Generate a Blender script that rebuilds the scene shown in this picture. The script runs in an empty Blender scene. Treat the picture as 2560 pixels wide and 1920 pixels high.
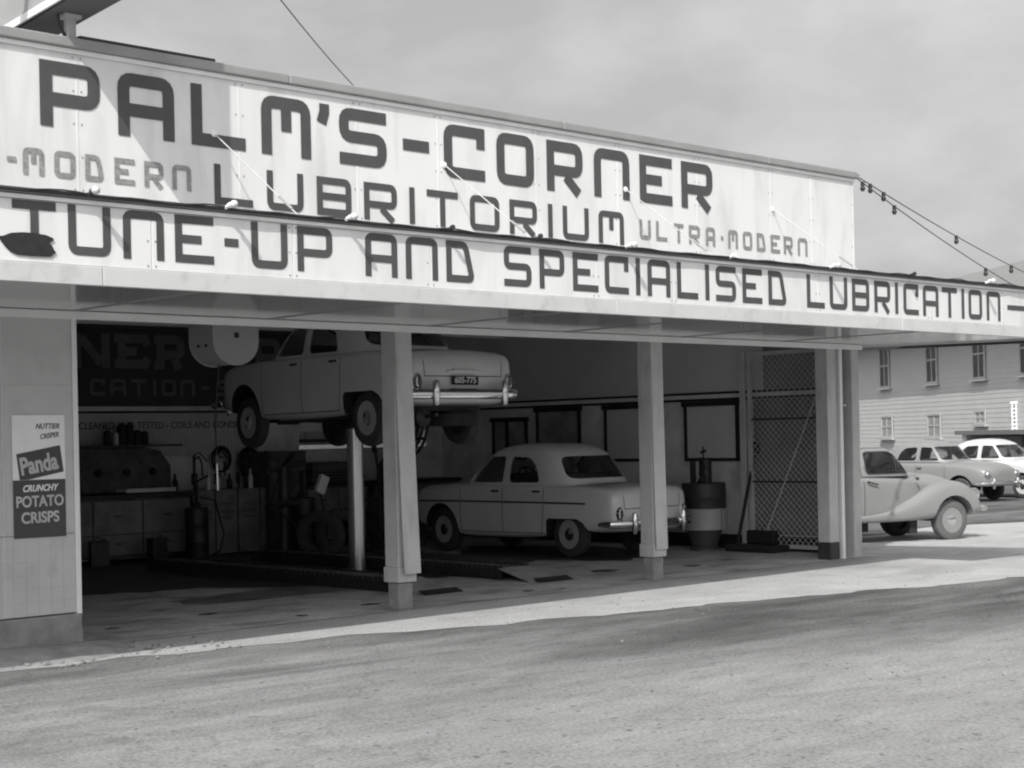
import bpy, bmesh, math, random
from mathutils import Vector, Matrix
from mathutils.bvhtree import BVHTree
random.seed(7)
S = bpy.context.scene
COL = S.collection
# ------------------------------------------------------------------ camera, world, sun
FX, FY = .6869, .7268
cam_d = bpy.data.cameras.new('camera'); cam = bpy.data.objects.new('camera', cam_d); COL.objects.link(cam)
_r = math.atan(.021); R_ = Vector((FY, -FX, 0)); F_ = Vector((FX, FY, 0)); U_ = Vector((0, 0, 1))
X_ = R_ * math.cos(_r) - U_ * math.sin(_r); Y_ = R_ * math.sin(_r) + U_ * math.cos(_r); Z_ = -F_
m = Matrix.Identity(4)
for i, a in enumerate((X_, Y_, Z_)):
    for j in range(3): m[j][i] = a[j]
m.translation = Vector((-9.41, -11.47, 1.58))
cam.matrix_world = m
cam_d.sensor_width = 36; cam_d.lens = 56.05; cam_d.shift_y = .05267; cam_d.clip_start = .1; cam_d.clip_end = 3000
S.camera = cam
S.view_settings.view_transform = 'Standard'; S.view_settings.look = 'None'
S.view_settings.exposure = 0.14; S.view_settings.gamma = 1; S.view_settings.use_curve_mapping = False
S.cycles.pixel_filter_type = 'BLACKMAN_HARRIS'; S.cycles.filter_width = 2.1
S.cycles.use_denoising = True; S.cycles.max_bounces = 8
SUN = Vector((-.88, -.5, 1.0)).normalized()
W = bpy.data.worlds.new('World'); S.world = W; W.use_nodes = True
nt = W.node_tree; nt.nodes.clear(); L = nt.links
out = nt.nodes.new('ShaderNodeOutputWorld'); bg = nt.nodes.new('ShaderNodeBackground')
sky = nt.nodes.new('ShaderNodeTexSky'); sky.sky_type = 'NISHITA'; sky.sun_disc = False
sky.sun_elevation = math.asin(SUN.z); sky.sun_rotation = math.atan2(SUN.x, SUN.y)
sky.air_density = 1.0; sky.dust_density = 6.0; sky.ozone_density = 1.0
sep = nt.nodes.new('ShaderNodeSeparateColor'); L.new(sky.outputs[0], sep.inputs[0])
# the plate was blue sensitive: the sky is read in its green and blue light only, as greys
ad = nt.nodes.new('ShaderNodeMath'); ad.operation = 'MULTIPLY_ADD'; ad.inputs[1].default_value = .55
gg = nt.nodes.new('ShaderNodeMath'); gg.operation = 'MULTIPLY'; gg.inputs[1].default_value = .45
L.new(sep.outputs[1], gg.inputs[0]); L.new(sep.outputs[2], ad.inputs[0]); L.new(gg.outputs[0], ad.inputs[2])
# thin high cloud veil and a few soft cumulus
tc = nt.nodes.new('ShaderNodeTexCoord'); mp = nt.nodes.new('ShaderNodeMapping'); mp.inputs['Scale'].default_value = (2.6, 2.6, 5)
L.new(tc.outputs['Generated'], mp.inputs[0])
nz = nt.nodes.new('ShaderNodeTexNoise'); nz.inputs['Scale'].default_value = 1.6; nz.inputs['Detail'].default_value = 6; nz.inputs['Roughness'].default_value = .55
L.new(mp.outputs[0], nz.inputs[0])
rp = nt.nodes.new('ShaderNodeMapRange'); rp.inputs[1].default_value = .40; rp.inputs[2].default_value = .75; rp.inputs[3].default_value = 0.; rp.inputs[4].default_value = .55
L.new(nz.outputs[0], rp.inputs[0])
veil = nt.nodes.new('ShaderNodeMix'); veil.data_type = 'FLOAT'; SKYV = (veil, ad)
L.new(rp.outputs[0], veil.inputs[0]); 
half = nt.nodes.new('ShaderNodeMix'); half.data_type = 'FLOAT'; half.inputs[0].default_value = .0; half.inputs[3].default_value = 5.6
L.new(ad.outputs[0], half.inputs[2]); L.new(half.outputs[0], veil.inputs[2]); veil.inputs[3].default_value = 5.8
L.new(veil.outputs[0], bg.inputs[0]); bg.inputs[1].default_value = .15
L.new(bg.outputs[0], out.inputs[0])
sd = bpy.data.lights.new('sun', 'SUN'); sd.energy = 3.55; sd.angle = math.radians(.5); sd.color = (1, .985, .96)
so = bpy.data.objects.new('sun', sd); COL.objects.link(so); so.rotation_euler = SUN.to_track_quat('Z', 'Y').to_euler(); so.location = (-20, -12, 25)

# ------------------------------------------------------------------ materials (a black-and-white photograph: greys)
MATS = {}
def mat(name, v, rough=.7, metal=0., var=.12, scale=3., bump=.0, bscale=60., coat=0., speck=0., spec=.5, dirt=None):
    if name in MATS: return MATS[name]
    M = bpy.data.materials.new(name); M.use_nodes = True; n = M.node_tree; l = n.links
    b = n.nodes['Principled BSDF']; b.inputs['Roughness'].default_value = rough; b.inputs['Metallic'].default_value = metal
    b.inputs['Coat Weight'].default_value = coat; b.inputs['Coat Roughness'].default_value = .08; b.inputs['Specular IOR Level'].default_value = spec
    t = n.nodes.new('ShaderNodeTexCoord'); a = n.nodes.new('ShaderNodeTexNoise'); a.inputs['Scale'].default_value = scale; a.inputs['Detail'].default_value = 7; a.inputs['Roughness'].default_value = .6
    geo = n.nodes.new('ShaderNodeNewGeometry'); l.new(geo.outputs['Position'], a.inputs[0])
    r = n.nodes.new('ShaderNodeMapRange'); r.inputs[1].default_value = .3; r.inputs[2].default_value = .7
    r.inputs[3].default_value = v * (1 - var); r.inputs[4].default_value = min(.9, v * (1 + var)); l.new(a.outputs[0], r.inputs[0])
    last = r.outputs[0]
    if speck:
        s = n.nodes.new('ShaderNodeTexNoise'); s.inputs['Scale'].default_value = bscale; s.inputs['Detail'].default_value = 3; l.new(geo.outputs['Position'], s.inputs[0])
        q = n.nodes.new('ShaderNodeMapRange'); q.inputs[1].default_value = .35; q.inputs[2].default_value = .65; q.inputs[3].default_value = 1 - speck; q.inputs[4].default_value = 1 + speck
        l.new(s.outputs[0], q.inputs[0]); mu = n.nodes.new('ShaderNodeMath'); mu.operation = 'MULTIPLY'; l.new(last, mu.inputs[0]); l.new(q.outputs[0], mu.inputs[1]); last = mu.outputs[0]
    if dirt:                                                     # blotches of grime: (value factor, scale, low, high)
        s = n.nodes.new('ShaderNodeTexNoise'); s.inputs['Scale'].default_value = dirt[1]; s.inputs['Detail'].default_value = 5; s.inputs['Distortion'].default_value = .6
        mpn = n.nodes.new('ShaderNodeMapping'); mpn.inputs['Location'].default_value = (3.1, 7.7, 1.3)
        if len(dirt) > 4: mpn.inputs['Scale'].default_value = dirt[4]
        l.new(geo.outputs['Position'], mpn.inputs[0]); l.new(mpn.outputs[0], s.inputs[0])
        q = n.nodes.new('ShaderNodeMapRange'); q.inputs[1].default_value = dirt[2]; q.inputs[2].default_value = dirt[3]; q.inputs[3].default_value = 1; q.inputs[4].default_value = dirt[0]
        l.new(s.outputs[0], q.inputs[0]); mu = n.nodes.new('ShaderNodeMath'); mu.operation = 'MULTIPLY'; l.new(last, mu.inputs[0]); l.new(q.outputs[0], mu.inputs[1]); last = mu.outputs[0]
    l.new(last, b.inputs['Base Color'])
    if bump:
        s = n.nodes.new('ShaderNodeTexNoise'); s.inputs['Scale'].default_value = bscale; s.inputs['Detail'].default_value = 5; l.new(geo.outputs['Position'], s.inputs[0])
        bp = n.nodes.new('ShaderNodeBump'); bp.inputs['Strength'].default_value = bump; bp.inputs['Distance'].default_value = .02
        l.new(s.outputs[0], bp.inputs['Height']); l.new(bp.outputs[0], b.inputs['Normal'])
    MATS[name] = M; return M
WHITE = mat('white_enamel', .75, .35, var=.035, scale=1.4, dirt=(.80, 3.6, .48, .76, (1, 1, .20)))
WHITE2 = mat('white_trim_paint', .80, .45, var=.06, scale=3)
INK = mat('dark_sign_paint', .075, .45, var=.12, scale=5)
INK2 = mat('faded_sign_paint', .26, .55, var=.35, scale=30)
GREYB = mat('grey_fascia_paint', .58, .5, var=.06, scale=2.5, dirt=(.85, 5, .55, .7))
CAP = mat('cap_rail_paint', .30, .5, var=.1, scale=3)
SOFF = mat('gloss_soffit_paint', .46, .2, var=.06, scale=2, coat=.6)
COLM = mat('column_paint', .49, .55, var=.08, scale=4, bump=.1, bscale=40, dirt=(.78, 9, .52, .74, (1, 1, .15)))
PIER = mat('pier_panel_paint', .53, .38, var=.05, scale=3, dirt=(.85, 4, .52, .75))
PLINTH = mat('concrete_plinth', .25, .85, var=.25, scale=7, bump=.4, bscale=30)
DARKW = mat('dark_wall_paint', .025, .5, var=.2, scale=3)
SIGNL = mat('dim_letter_paint', .15, .6, var=.15, scale=8)
GREYW = mat('upper_wall_board', .68, .6, var=.06, scale=2)
LOWW = mat('lower_wall_paint', .80, .6, var=.14, scale=2.5, dirt=(.7, 2, .5, .7))
CEIL = mat('ceiling_board', .80, .7, var=.1, scale=2)
BLACK = mat('black_rubber', .018, .7, var=.2, scale=12)
TYRE = mat('tyre_rubber', .05, .75, var=.2, scale=14)
TYREL = mat('dusty_tyre_rubber', .115, .8, var=.15, scale=14)
IRON = mat('dark_iron', .05, .5, .3, var=.3, scale=9)
OILY = mat('oily_metal', .03, .45, .3, var=.5, scale=7)
STEEL = mat('polished_steel', .55, .22, .9, var=.06, scale=8)
CHROME = mat('chrome', .75, .12, 1., var=.03, scale=8)
BENCH = mat('bench_paint', .09, .6, var=.35, scale=4, dirt=(.6, 5, .5, .65))
BENCH2 = mat('pale_bench_paint', .21, .55, var=.3, scale=5)
GLASSV = mat('window_blind_glass', .3, .2, var=.5, scale=2.2)
WOOD = mat('weathered_wood', .2, .8, var=.3, scale=8)
SIDING = mat('weatherboard_paint', .48, .7, var=.04, scale=1)
ROOFM = mat('corrugated_roof', .22, .6, var=.1, scale=1)
WPANE = mat('dark_window_pane', .05, .2, var=.3, scale=1)
def glass(name, tint):
    M = bpy.data.materials.new(name); M.use_nodes = True; n = M.node_tree; l = n.links; n.nodes.clear()
    o = n.nodes.new('ShaderNodeOutputMaterial'); mx = n.nodes.new('ShaderNodeMixShader'); tr = n.nodes.new('ShaderNodeBsdfTransparent'); gl = n.nodes.new('ShaderNodeBsdfGlossy')
    fr = n.nodes.new('ShaderNodeFresnel'); fr.inputs[0].default_value = 1.5; tr.inputs[0].default_value = (tint, tint, tint, 1); gl.inputs['Roughness'].default_value = .03; gl.inputs[0].default_value = (.9, .9, .9, 1)
    l.new(fr.outputs[0], mx.inputs[0]); l.new(tr.outputs[0], mx.inputs[1]); l.new(gl.outputs[0], mx.inputs[2]); l.new(mx.outputs[0], o.inputs[0]); return M
GLASS = glass('car_glass', .85); CLEAR = glass('clear_glass', .85)
def bulbmat():
    M = bpy.data.materials.new('bulb_glass'); M.use_nodes = True; b = M.node_tree.nodes['Principled BSDF']
    b.inputs['Base Color'].default_value = (.75, .75, .75, 1); b.inputs['Roughness'].default_value = .1; b.inputs['Transmission Weight'].default_value = .25; return M
BULB = bulbmat()

# ------------------------------------------------------------------ helpers
WORLDROOTS = set()
class MB:
    def __init__(s): s.b = bmesh.new()
    def box(s, x0, x1, y0, y1, z0, z1, M=None):
        v = [s.b.verts.new((x, y, z)) for x in (x0, x1) for y in (y0, y1) for z in (z0, z1)]
        for f in ((0, 1, 3, 2), (4, 6, 7, 5), (0, 4, 5, 1), (2, 3, 7, 6), (0, 2, 6, 4), (1, 5, 7, 3)): s.b.faces.new([v[i] for i in f])
        if M is not None:
            for q in v: q.co = M @ q.co
        return s
    def prism(s, pts, axis, a, b, M=None):                       # 2D outline extruded along an axis
        def P(p, t):
            c = {'x': (t, p[0], p[1]), 'y': (p[0], t, p[1]), 'z': (p[0], p[1], t)}[axis]
            c = Vector(c); return M @ c if M is not None else c
        A = [s.b.verts.new(P(p, a)) for p in pts]; B = [s.b.verts.new(P(p, b)) for p in pts]; n = len(pts)
        s.b.faces.new(A); s.b.faces.new(B[::-1])
        for i in range(n): s.b.faces.new((A[i], B[i], B[(i + 1) % n], A[(i + 1) % n]))
        return s
    def rod(s, p, q, r, n=8, r2=None):
        p, q = Vector(p), Vector(q); d = (q - p); k = d.to_track_quat('Z', 'Y').to_matrix(); r2 = r if r2 is None else r2
        A = [s.b.verts.new(p + k @ Vector((r * math.cos(t), r * math.sin(t), 0))) for t in [2 * math.pi * i / n for i in range(n)]]
        B = [s.b.verts.new(q + k @ Vector((r2 * math.cos(t), r2 * math.sin(t), 0))) for t in [2 * math.pi * i / n for i in range(n)]]
        for i in range(n): s.b.faces.new((A[i], A[(i + 1) % n], B[(i + 1) % n], B[i]))
        s.b.faces.new(A[::-1]); s.b.faces.new(B); return s
    def tube(s, pts, r, n=6):
        pts = [Vector(p) for p in pts]; rings = []
        for i, p in enumerate(pts):
            d = (pts[min(i + 1, len(pts) - 1)] - pts[max(i - 1, 0)]).normalized(); k = d.to_track_quat('Z', 'Y').to_matrix()
            rings.append([s.b.verts.new(p + k @ Vector((r * math.cos(2 * math.pi * j / n), r * math.sin(2 * math.pi * j / n), 0))) for j in range(n)])
        for A, B in zip(rings, rings[1:]):
            for i in range(n): s.b.faces.new((A[i], A[(i + 1) % n], B[(i + 1) % n], B[i]))
        s.b.faces.new(rings[0][::-1]); s.b.faces.new(rings[-1]); return s
    def lathe(s, prof, c=(0, 0, 0), n=24, axis='z', M=None, caps=True):     # prof: (radius, height)
        rings = []
        for r, h in prof:
            ring = []
            for i in range(n):
                t = 2 * math.pi * i / n; a, b_ = max(r, 1e-4) * math.cos(t), max(r, 1e-4) * math.sin(t)
                v = Vector({'z': (a, b_, h), 'y': (a, h, b_), 'x': (h, a, b_)}[axis]) + Vector(c)
                ring.append(s.b.verts.new(M @ v if M is not None else v))
            rings.append(ring)
        for A, B in zip(rings, rings[1:]):
            for i in range(n): s.b.faces.new((A[i], A[(i + 1) % n], B[(i + 1) % n], B[i]))
        if caps: s.b.faces.new(rings[0][::-1]); s.b.faces.new(rings[-1])
        return s
    def poly(s, pts):
        s.b.faces.new([s.b.verts.new(p) for p in pts]); return s
    def build(s, name, material, parent=None, smooth=False, bevel=0, loc=None):
        bmesh.ops.recalc_face_normals(s.b, faces=s.b.faces)
        me = bpy.data.meshes.new(name); s.b.to_mesh(me); s.b.free(); me.materials.append(material)
        if smooth:
            for p in me.polygons: p.use_smooth = True
            try: me.set_sharp_from_angle(angle=math.radians(38))
            except Exception: pass
        o = bpy.data.objects.new(name, me); COL.objects.link(o)
        if parent is not None:
            o.parent = parent
            if parent.name in WORLDROOTS: o.location = -parent_origin(parent)   # parts of fixed things are modelled in place
        if loc is not None: o.location = loc
        if bevel:
            bv = o.modifiers.new('bevel', 'BEVEL'); bv.width = bevel; bv.segments = 2; bv.limit_method = 'ANGLE'
        return o
def tag(o, label=None, cat=None, group=None, kind=None):
    if label: o['label'] = label
    if cat: o['category'] = cat
    if group: o['group'] = group
    if kind: o['kind'] = kind
    return o
def empty(name, loc=(0, 0, 0), rz=0, **k):
    o = bpy.data.objects.new(name, None); COL.objects.link(o); o.location = loc; o.rotation_euler = (0, 0, rz); o.empty_display_size = .2
    return tag(o, **k)
def fixed(name, loc=(0, 0, 0), **k):
    o = empty(name, loc, **k); WORLDROOTS.add(o.name); return o
def shared(src, parent, loc):                                   # another of the same part, same mesh
    o = src.copy(); COL.objects.link(o); o.parent = parent; o.location = loc; return o
def bake(o):
    dg = bpy.context.evaluated_depsgraph_get(); dg.update()
    me = bpy.data.meshes.new_from_object(o.evaluated_get(dg), depsgraph=dg)
    old = o.data; o.modifiers.clear(); o.data = me; return o

# ------------------------------------------------------------------ lettering: strokes of even width with rounded corners
def glyph(ch, w, h, t):
    x0, x1, y0, y1, ym, xc = t / 2, w - t / 2, t / 2, h - t / 2, h * .5, w / 2
    r = True
    G = {
     'P': [[(x0, 0), (x0, y1), (x1, y1, r), (x1, h * .42, r), (t, h * .42)]],
     'A': [[(x0, 0), (x0, y1, r), (x1, y1, r), (x1, 0)], [(t, h * .42), (w - t, h * .42)]],
     'L': [[(x0, h), (x0, y0), (w, y0)]],
     'M': [[(x0, 0), (x0, y1, r), (x1, y1, r), (x1, 0)], [(xc, h - t), (xc, h * .42)]],
     "'": [[(w * .6, h), (w * .6, h * .86), (w * .3, h * .66)]],
     'S': [[(w, y1), (x0, y1, r), (x0, ym, r), (x1, ym, r), (x1, y0, r), (0, y0)]],
     '-': [[(0, ym), (w, ym)]],
     '.': [[(xc - t / 2, ym), (xc + t / 2, ym)]],
     'C': [[(x1, h * .6), (x1, y1), (x0, y1, r), (x0, y0, r), (w, y0)]],
     'O': [[(x0, y0, r), (x0, y1, r), (x1, y1, r), (x1, y0, r), 'close']],
     'R': [[(x0, 0), (x0, y1), (x1, y1, r), (x1, h * .42, r), (t, h * .42)], [(w * .52, h * .42 - t * .5), (w * .88, 0)]],
     'N': [[(x0, 0), (x0, y1, r), (x1, y1, r), (x1, 0)]],
     'E': [[(w, y1), (x0, y1), (x0, y0), (w, y0)], [(t, ym), (w * .68, ym)]],
     'U': [[(x0, h), (x0, y0, r), (x1, y0, r), (x1, h)]],
     'B': [[(x0, y0), (x0, y1), (x1, y1, r), (x1, y0, r), 'close'], [(t, ym), (w - t, ym)]],
     'I': [[(xc, 0), (xc, h)]],
     'T': [[(0, y1), (w, y1)], [(xc, h - t), (xc, 0)]],
     'D': [[(x0, y0), (x0, y1), (w * .68, y1, r), (x1, y0, r), 'close']],
     # slab-serif capitals of the old inner sign
     'n': [[(x0, 0), (x0, h)], [(x0 + t * .52, h - t * .5), (x1 - t * .52, t * .5)], [(x1, 0), (x1, h)]],
     'e': [[(w, h * .68), (w - t * .35, y1), (t * .9, y1), (t * .9, y0), (w - t * .35, y0), (w, h * .3)], [(t * 1.4, ym), (w * .66, ym)], [(0, y1), (t * .39, y1)], [(0, y0), (t * .39, y0)]],
     'r': [[(t * .8, 0), (t * .8, y1), (x1, y1, r), (x1, h * .42, r), (t * 1.3, h * .42)], [(w * .66, h * .42 - t * .5), (w * .8, 0)], [(0, y1), (t * .29, y1)], [(0, t * .35), (t * .29, t * .35)]],
    }
    return G[ch]
def stroke_faces(bm, path, t, P):
    closed = path[-1] == 'close'
    if closed: path = path[:-1]
    n = len(path); pts = []
    for i, p in enumerate(path):
        c = Vector((p[0], p[1]))
        if len(p) > 2 and (closed or 0 < i < n - 1):
            a = Vector(path[(i - 1) % n][:2]); b = Vector(path[(i + 1) % n][:2]); rr = min(t * .75, (a - c).length * .49, (b - c).length * .49)
            pa = c + (a - c).normalized() * rr; pb = c + (b - c).normalized() * rr
            for k in range(5):
                s_ = k / 4; pts.append((1 - s_) ** 2 * pa + 2 * s_ * (1 - s_) * c + s_ * s_ * pb)
        else: pts.append(c)
    n = len(pts); L_, R2 = [], []
    for i in range(n):
        a = pts[i - 1] if (i > 0 or closed) else None; b = pts[(i + 1) % n] if (i < n - 1 or closed) else None
        d1 = (pts[i] - a).normalized() if a is not None else None; d2 = (b - pts[i]).normalized() if b is not None else None
        if d1 is None: d1 = d2
        if d2 is None: d2 = d1
        n1 = Vector((-d1.y, d1.x)); n2 = Vector((-d2.y, d2.x)); mm = (n1 + n2)
        mm = mm.normalized() if mm.length > 1e-6 else n1
        k = t / 2 / max(.35, mm.dot(n1)); L_.append(pts[i] + mm * k); R2.append(pts[i] - mm * k)
    A = [bm.verts.new(P(p)) for p in L_]; B = [bm.verts.new(P(p)) for p in R2]
    for i in range(n if closed else n - 1):
        j = (i + 1) % n; bm.faces.new((A[i], A[j], B[j], B[i]))
def letter(ch, u0, u1, z0, z1, t, v, material, parent, name='letter'):
    w, h = u1 - u0, z1 - z0; mb = MB()
    if ch == '.': u0, u1, w = u0 - .0, u1, w
    for k, path in enumerate(glyph(ch, w, h, t)):
        stroke_faces(mb.b, path, t, lambda p: Vector((p.x - w / 2, -k * .0006, p.y - h / 2)))
    for f in mb.b.faces:
        f.normal_update()
        if f.normal.y > 0: f.normal_flip()
    me = bpy.data.meshes.new(name); mb.b.to_mesh(me); mb.b.free(); me.materials.append(material)
    o = bpy.data.objects.new(name, me); COL.objects.link(o)
    o.location = ((u0 + u1) / 2, v, (z0 + z1) / 2); o.parent = parent
    if parent is not None: o.location = Vector(o.location) - parent_origin(parent)
    return o
def parent_origin(p):
    v = Vector((0, 0, 0))
    while p is not None: v += Vector(p.location); p = p.parent
    return v
def text(body, size, loc, rot, material, parent, name='lettering', shear=0, off=0., extr=.001, sx=1., align='CENTER'):
    c = bpy.data.curves.new(name, 'FONT'); c.body = body; c.size = size; c.shear = shear; c.offset = off; c.extrude = extr; c.align_x = align; c.align_y = 'CENTER'
    tmp = bpy.data.objects.new(name, c); COL.objects.link(tmp); dg = bpy.context.evaluated_depsgraph_get(); dg.update()
    me = bpy.data.meshes.new_from_object(tmp.evaluated_get(dg)); bpy.data.objects.remove(tmp); me.materials.clear(); me.materials.append(material)
    o = bpy.data.objects.new(name, me); COL.objects.link(o); o.scale = (sx, 1, 1); o.rotation_euler = rot; o.parent = parent
    o.location = Vector(loc) - (parent_origin(parent) if parent else Vector((0, 0, 0))); return o
# ------------------------------------------------------------------ ground
def sm(t): t = max(0, min(1, t)); return t * t * (3 - 2 * t)
def gz(u, v=0):
    return -.14 * sm((u - 7.5) / 1.1) - .03 * sm((u - 8.6) / 3.5) - .08 * sm((u - 13) / 14)
def ground_mat():
    M = bpy.data.materials.new('gravelly_asphalt'); M.use_nodes = True; n = M.node_tree; l = n.links; b = n.nodes['Principled BSDF']
    b.inputs['Roughness'].default_value = .95; b.inputs['Specular IOR Level'].default_value = .2
    g = n.nodes.new('ShaderNodeNewGeometry')
    def noise(scale, det, stretch=(1, 1, 1), rot=0, dist=0., rough=.6):
        mpn = n.nodes.new('ShaderNodeMapping'); mpn.inputs['Scale'].default_value = stretch; mpn.inputs['Rotation'].default_value = (0, 0, rot)
        a = n.nodes.new('ShaderNodeTexNoise'); a.inputs['Scale'].default_value = scale; a.inputs['Detail'].default_value = det; a.inputs['Distortion'].default_value = dist; a.inputs['Roughness'].default_value = rough
        l.new(g.outputs['Position'], mpn.inputs[0]); l.new(mpn.outputs[0], a.inputs[0]); return a.outputs[0]
    def rng(x, a, b_, c, d):
        r = n.nodes.new('ShaderNodeMapRange'); r.inputs[1].default_value = a; r.inputs[2].default_value = b_; r.inputs[3].default_value = c; r.inputs[4].default_value = d; l.new(x, r.inputs[0]); return r.outputs[0]
    def mul(x, y):
        m_ = n.nodes.new('ShaderNodeMath'); m_.operation = 'MULTIPLY'; l.new(x, m_.inputs[0]); l.new(y, m_.inputs[1]); return m_.outputs[0]
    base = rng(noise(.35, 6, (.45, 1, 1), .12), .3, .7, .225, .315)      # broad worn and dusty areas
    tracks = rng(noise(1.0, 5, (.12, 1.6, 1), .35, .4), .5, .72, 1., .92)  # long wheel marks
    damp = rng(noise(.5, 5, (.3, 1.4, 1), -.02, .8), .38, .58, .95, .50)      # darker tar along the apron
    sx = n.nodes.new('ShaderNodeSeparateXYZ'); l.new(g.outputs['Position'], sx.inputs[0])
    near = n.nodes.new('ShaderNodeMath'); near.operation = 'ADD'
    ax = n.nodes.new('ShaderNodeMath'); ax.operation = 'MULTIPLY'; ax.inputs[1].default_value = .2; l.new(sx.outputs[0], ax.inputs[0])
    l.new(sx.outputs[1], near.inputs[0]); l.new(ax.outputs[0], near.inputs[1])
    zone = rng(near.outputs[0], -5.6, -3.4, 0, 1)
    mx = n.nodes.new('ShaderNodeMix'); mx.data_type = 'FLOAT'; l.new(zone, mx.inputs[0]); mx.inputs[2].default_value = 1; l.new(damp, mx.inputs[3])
    speck = rng(noise(38, 3, rough=.7), .3, .7, .66, 1.34)
    grit = rng(noise(120, 2), .3, .7, .8, 1.2)
    stones = mul(rng(noise(13, 2), .64, .70, 1, .5), rng(noise(2.6, 5, (.6, 1.5, 1), .2, .5, .7), .35, .68, 1.12, .80))
    c = mul(mul(mul(mul(mul(base, tracks), mx.outputs[0]), speck), grit), stones)
    crk = n.nodes.new('ShaderNodeTexVoronoi'); crk.feature = 'DISTANCE_TO_EDGE'; crk.inputs['Scale'].default_value = .55; wob = n.nodes.new('ShaderNodeMix'); wob.data_type = 'RGBA'; wob.inputs[0].default_value = .35; nzc = n.nodes.new('ShaderNodeTexNoise'); nzc.inputs['Scale'].default_value = 1.7; nzc.inputs['Detail'].default_value = 6; l.new(g.outputs['Position'], nzc.inputs[0]); l.new(g.outputs['Position'], wob.inputs[6]); l.new(nzc.outputs[1], wob.inputs[7]); l.new(wob.outputs[2], crk.inputs[0])
    def one_minus(x, k):
        m_ = n.nodes.new('ShaderNodeMath'); m_.operation = 'MULTIPLY_ADD'; m_.inputs[1].default_value = -k; m_.inputs[2].default_value = 1; l.new(x, m_.inputs[0]); return m_.outputs[0]
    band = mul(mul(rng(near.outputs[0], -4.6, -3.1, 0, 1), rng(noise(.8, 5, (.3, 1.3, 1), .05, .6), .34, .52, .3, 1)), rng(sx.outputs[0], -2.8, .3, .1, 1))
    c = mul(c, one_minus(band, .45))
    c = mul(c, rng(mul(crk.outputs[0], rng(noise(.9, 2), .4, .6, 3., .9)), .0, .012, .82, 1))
    l.new(c, b.inputs['Base Color'])
    bp = n.nodes.new('ShaderNodeBump'); bp.inputs['Strength'].default_value = .55; bp.inputs['Distance'].default_value = .02
    l.new(noise(45, 4, rough=.7), bp.inputs['Height']); l.new(bp.outputs[0], b.inputs['Normal']); return M
GROUND = ground_mat()
APRON = mat('dusty_concrete', .37, .9, var=.14, scale=1.2, bump=.3, bscale=50, speck=.2, dirt=(.8, 1.3, .5, .72, (.5, 1.4, 1)))
FLOOR = mat('oily_concrete_floor', .46, .62, var=.25, scale=1.3, bump=.2, bscale=25, speck=.15, dirt=(.45, 1.6, .50, .72, (1, 1.6, 1)))
OIL_AND_SHADE = mat('oil_and_shade_concrete', .06, .5, var=.5, scale=2.5, bump=.2, bscale=25, speck=.15)  # colour of the oil drips, also used to paint deep floor shade
def sheet(name, us, vs, zf, material, keep=None):
    b = bmesh.new(); V = {}
    for i, u in enumerate(us):
        for j, v in enumerate(vs(u) if callable(vs) else vs): V[i, j] = b.verts.new((u, v, zf(u, v)))
    nj = max(j for _, j in V) + 1
    for i in range(len(us) - 1):
        for j in range(nj - 1): b.faces.new((V[i, j], V[i + 1, j], V[i + 1, j + 1], V[i, j + 1]))
    me = bpy.data.meshes.new(name); b.to_mesh(me); b.free(); me.materials.append(material)
    for p in me.polygons: p.use_smooth = True
    o = bpy.data.objects.new(name, me); COL.objects.link(o); o['kind'] = 'structure'; return o
us = [-400, -60, -20, -10, -6, -3, 0, 4, 7.4] + [7.5 + .1 * i for i in range(12)] + [8.8, 9.5, 10.5, 12, 13, 15, 18, 21, 24, 27, 30, 60, 150, 600]
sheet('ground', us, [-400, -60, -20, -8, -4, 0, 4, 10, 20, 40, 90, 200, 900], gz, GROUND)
EDGE = [(-9, -.5), (-3.66, -.86), (-2.54, -.99), (-1.51, -1.14), (-.5, -1.5), (.77, -1.78), (2.97, -2.2), (4.47, -2.65), (5.97, -2.95), (9, -3.5), (14, -4.6), (22, -6)]
def edge(u):
    for (a, b), (c, d) in zip(EDGE, EDGE[1:]):
        if a <= u <= c: return b + (d - b) * (u - a) / (c - a)
    return EDGE[-1][1]
random.seed(3)
au = [-9 + .16 * i for i in range(190)]
def avs(u):
    e = edge(u) + .07 * math.sin(u * 5.1) * math.sin(u * 1.7 + 1) + random.uniform(-.035, .035)
    return [e, e * .75, e * .5, e * .25, 0, 1.5, 3.2, 3.9 + .25 * math.sin(u * 1.3)] if u > 7.98 else [e, e * .75, e * .5, e * .25, -.003, -.002, -.001, 0]
sheet('concrete_apron', au, avs, lambda u, v: gz(u, v) + .004, APRON)
sheet('garage_floor', [-3.27, 0, 2, 4, 6, 7.75], [-.02, 2, 4, 6, 8.3], lambda u, v: .009, FLOOR)
# oil and the deep bay's shade painted as dark floor sheets, and single drips
random.seed(31)
def blot(cx, cy, rx, ry, n, z, amp=.12):
    ph = [random.uniform(0, 6.28) for _ in range(4)]; o_ = []
    for k in range(n):
        a = 2 * math.pi * k / n; r = 1 + amp * (math.sin(2 * a + ph[0]) + .6 * math.sin(5 * a + ph[1]) + .4 * math.sin(9 * a + ph[2]) + .3 * math.sin(17 * a + ph[3])); o_.append((cx + rx * r * math.cos(a), cy + ry * r * math.sin(a), z))
    return o_
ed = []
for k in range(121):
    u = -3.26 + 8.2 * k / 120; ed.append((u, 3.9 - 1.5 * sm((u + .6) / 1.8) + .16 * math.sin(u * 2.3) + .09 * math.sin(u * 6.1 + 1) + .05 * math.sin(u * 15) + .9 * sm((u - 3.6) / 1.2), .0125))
MB().poly(ed + [(4.94, 8.3, .0125), (-3.26, 8.3, .0125)]).build('oil_and_shade_patch', OIL_AND_SHADE)['kind'] = 'structure'  # dark sheet that paints the back of the bay deeper in shade
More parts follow.
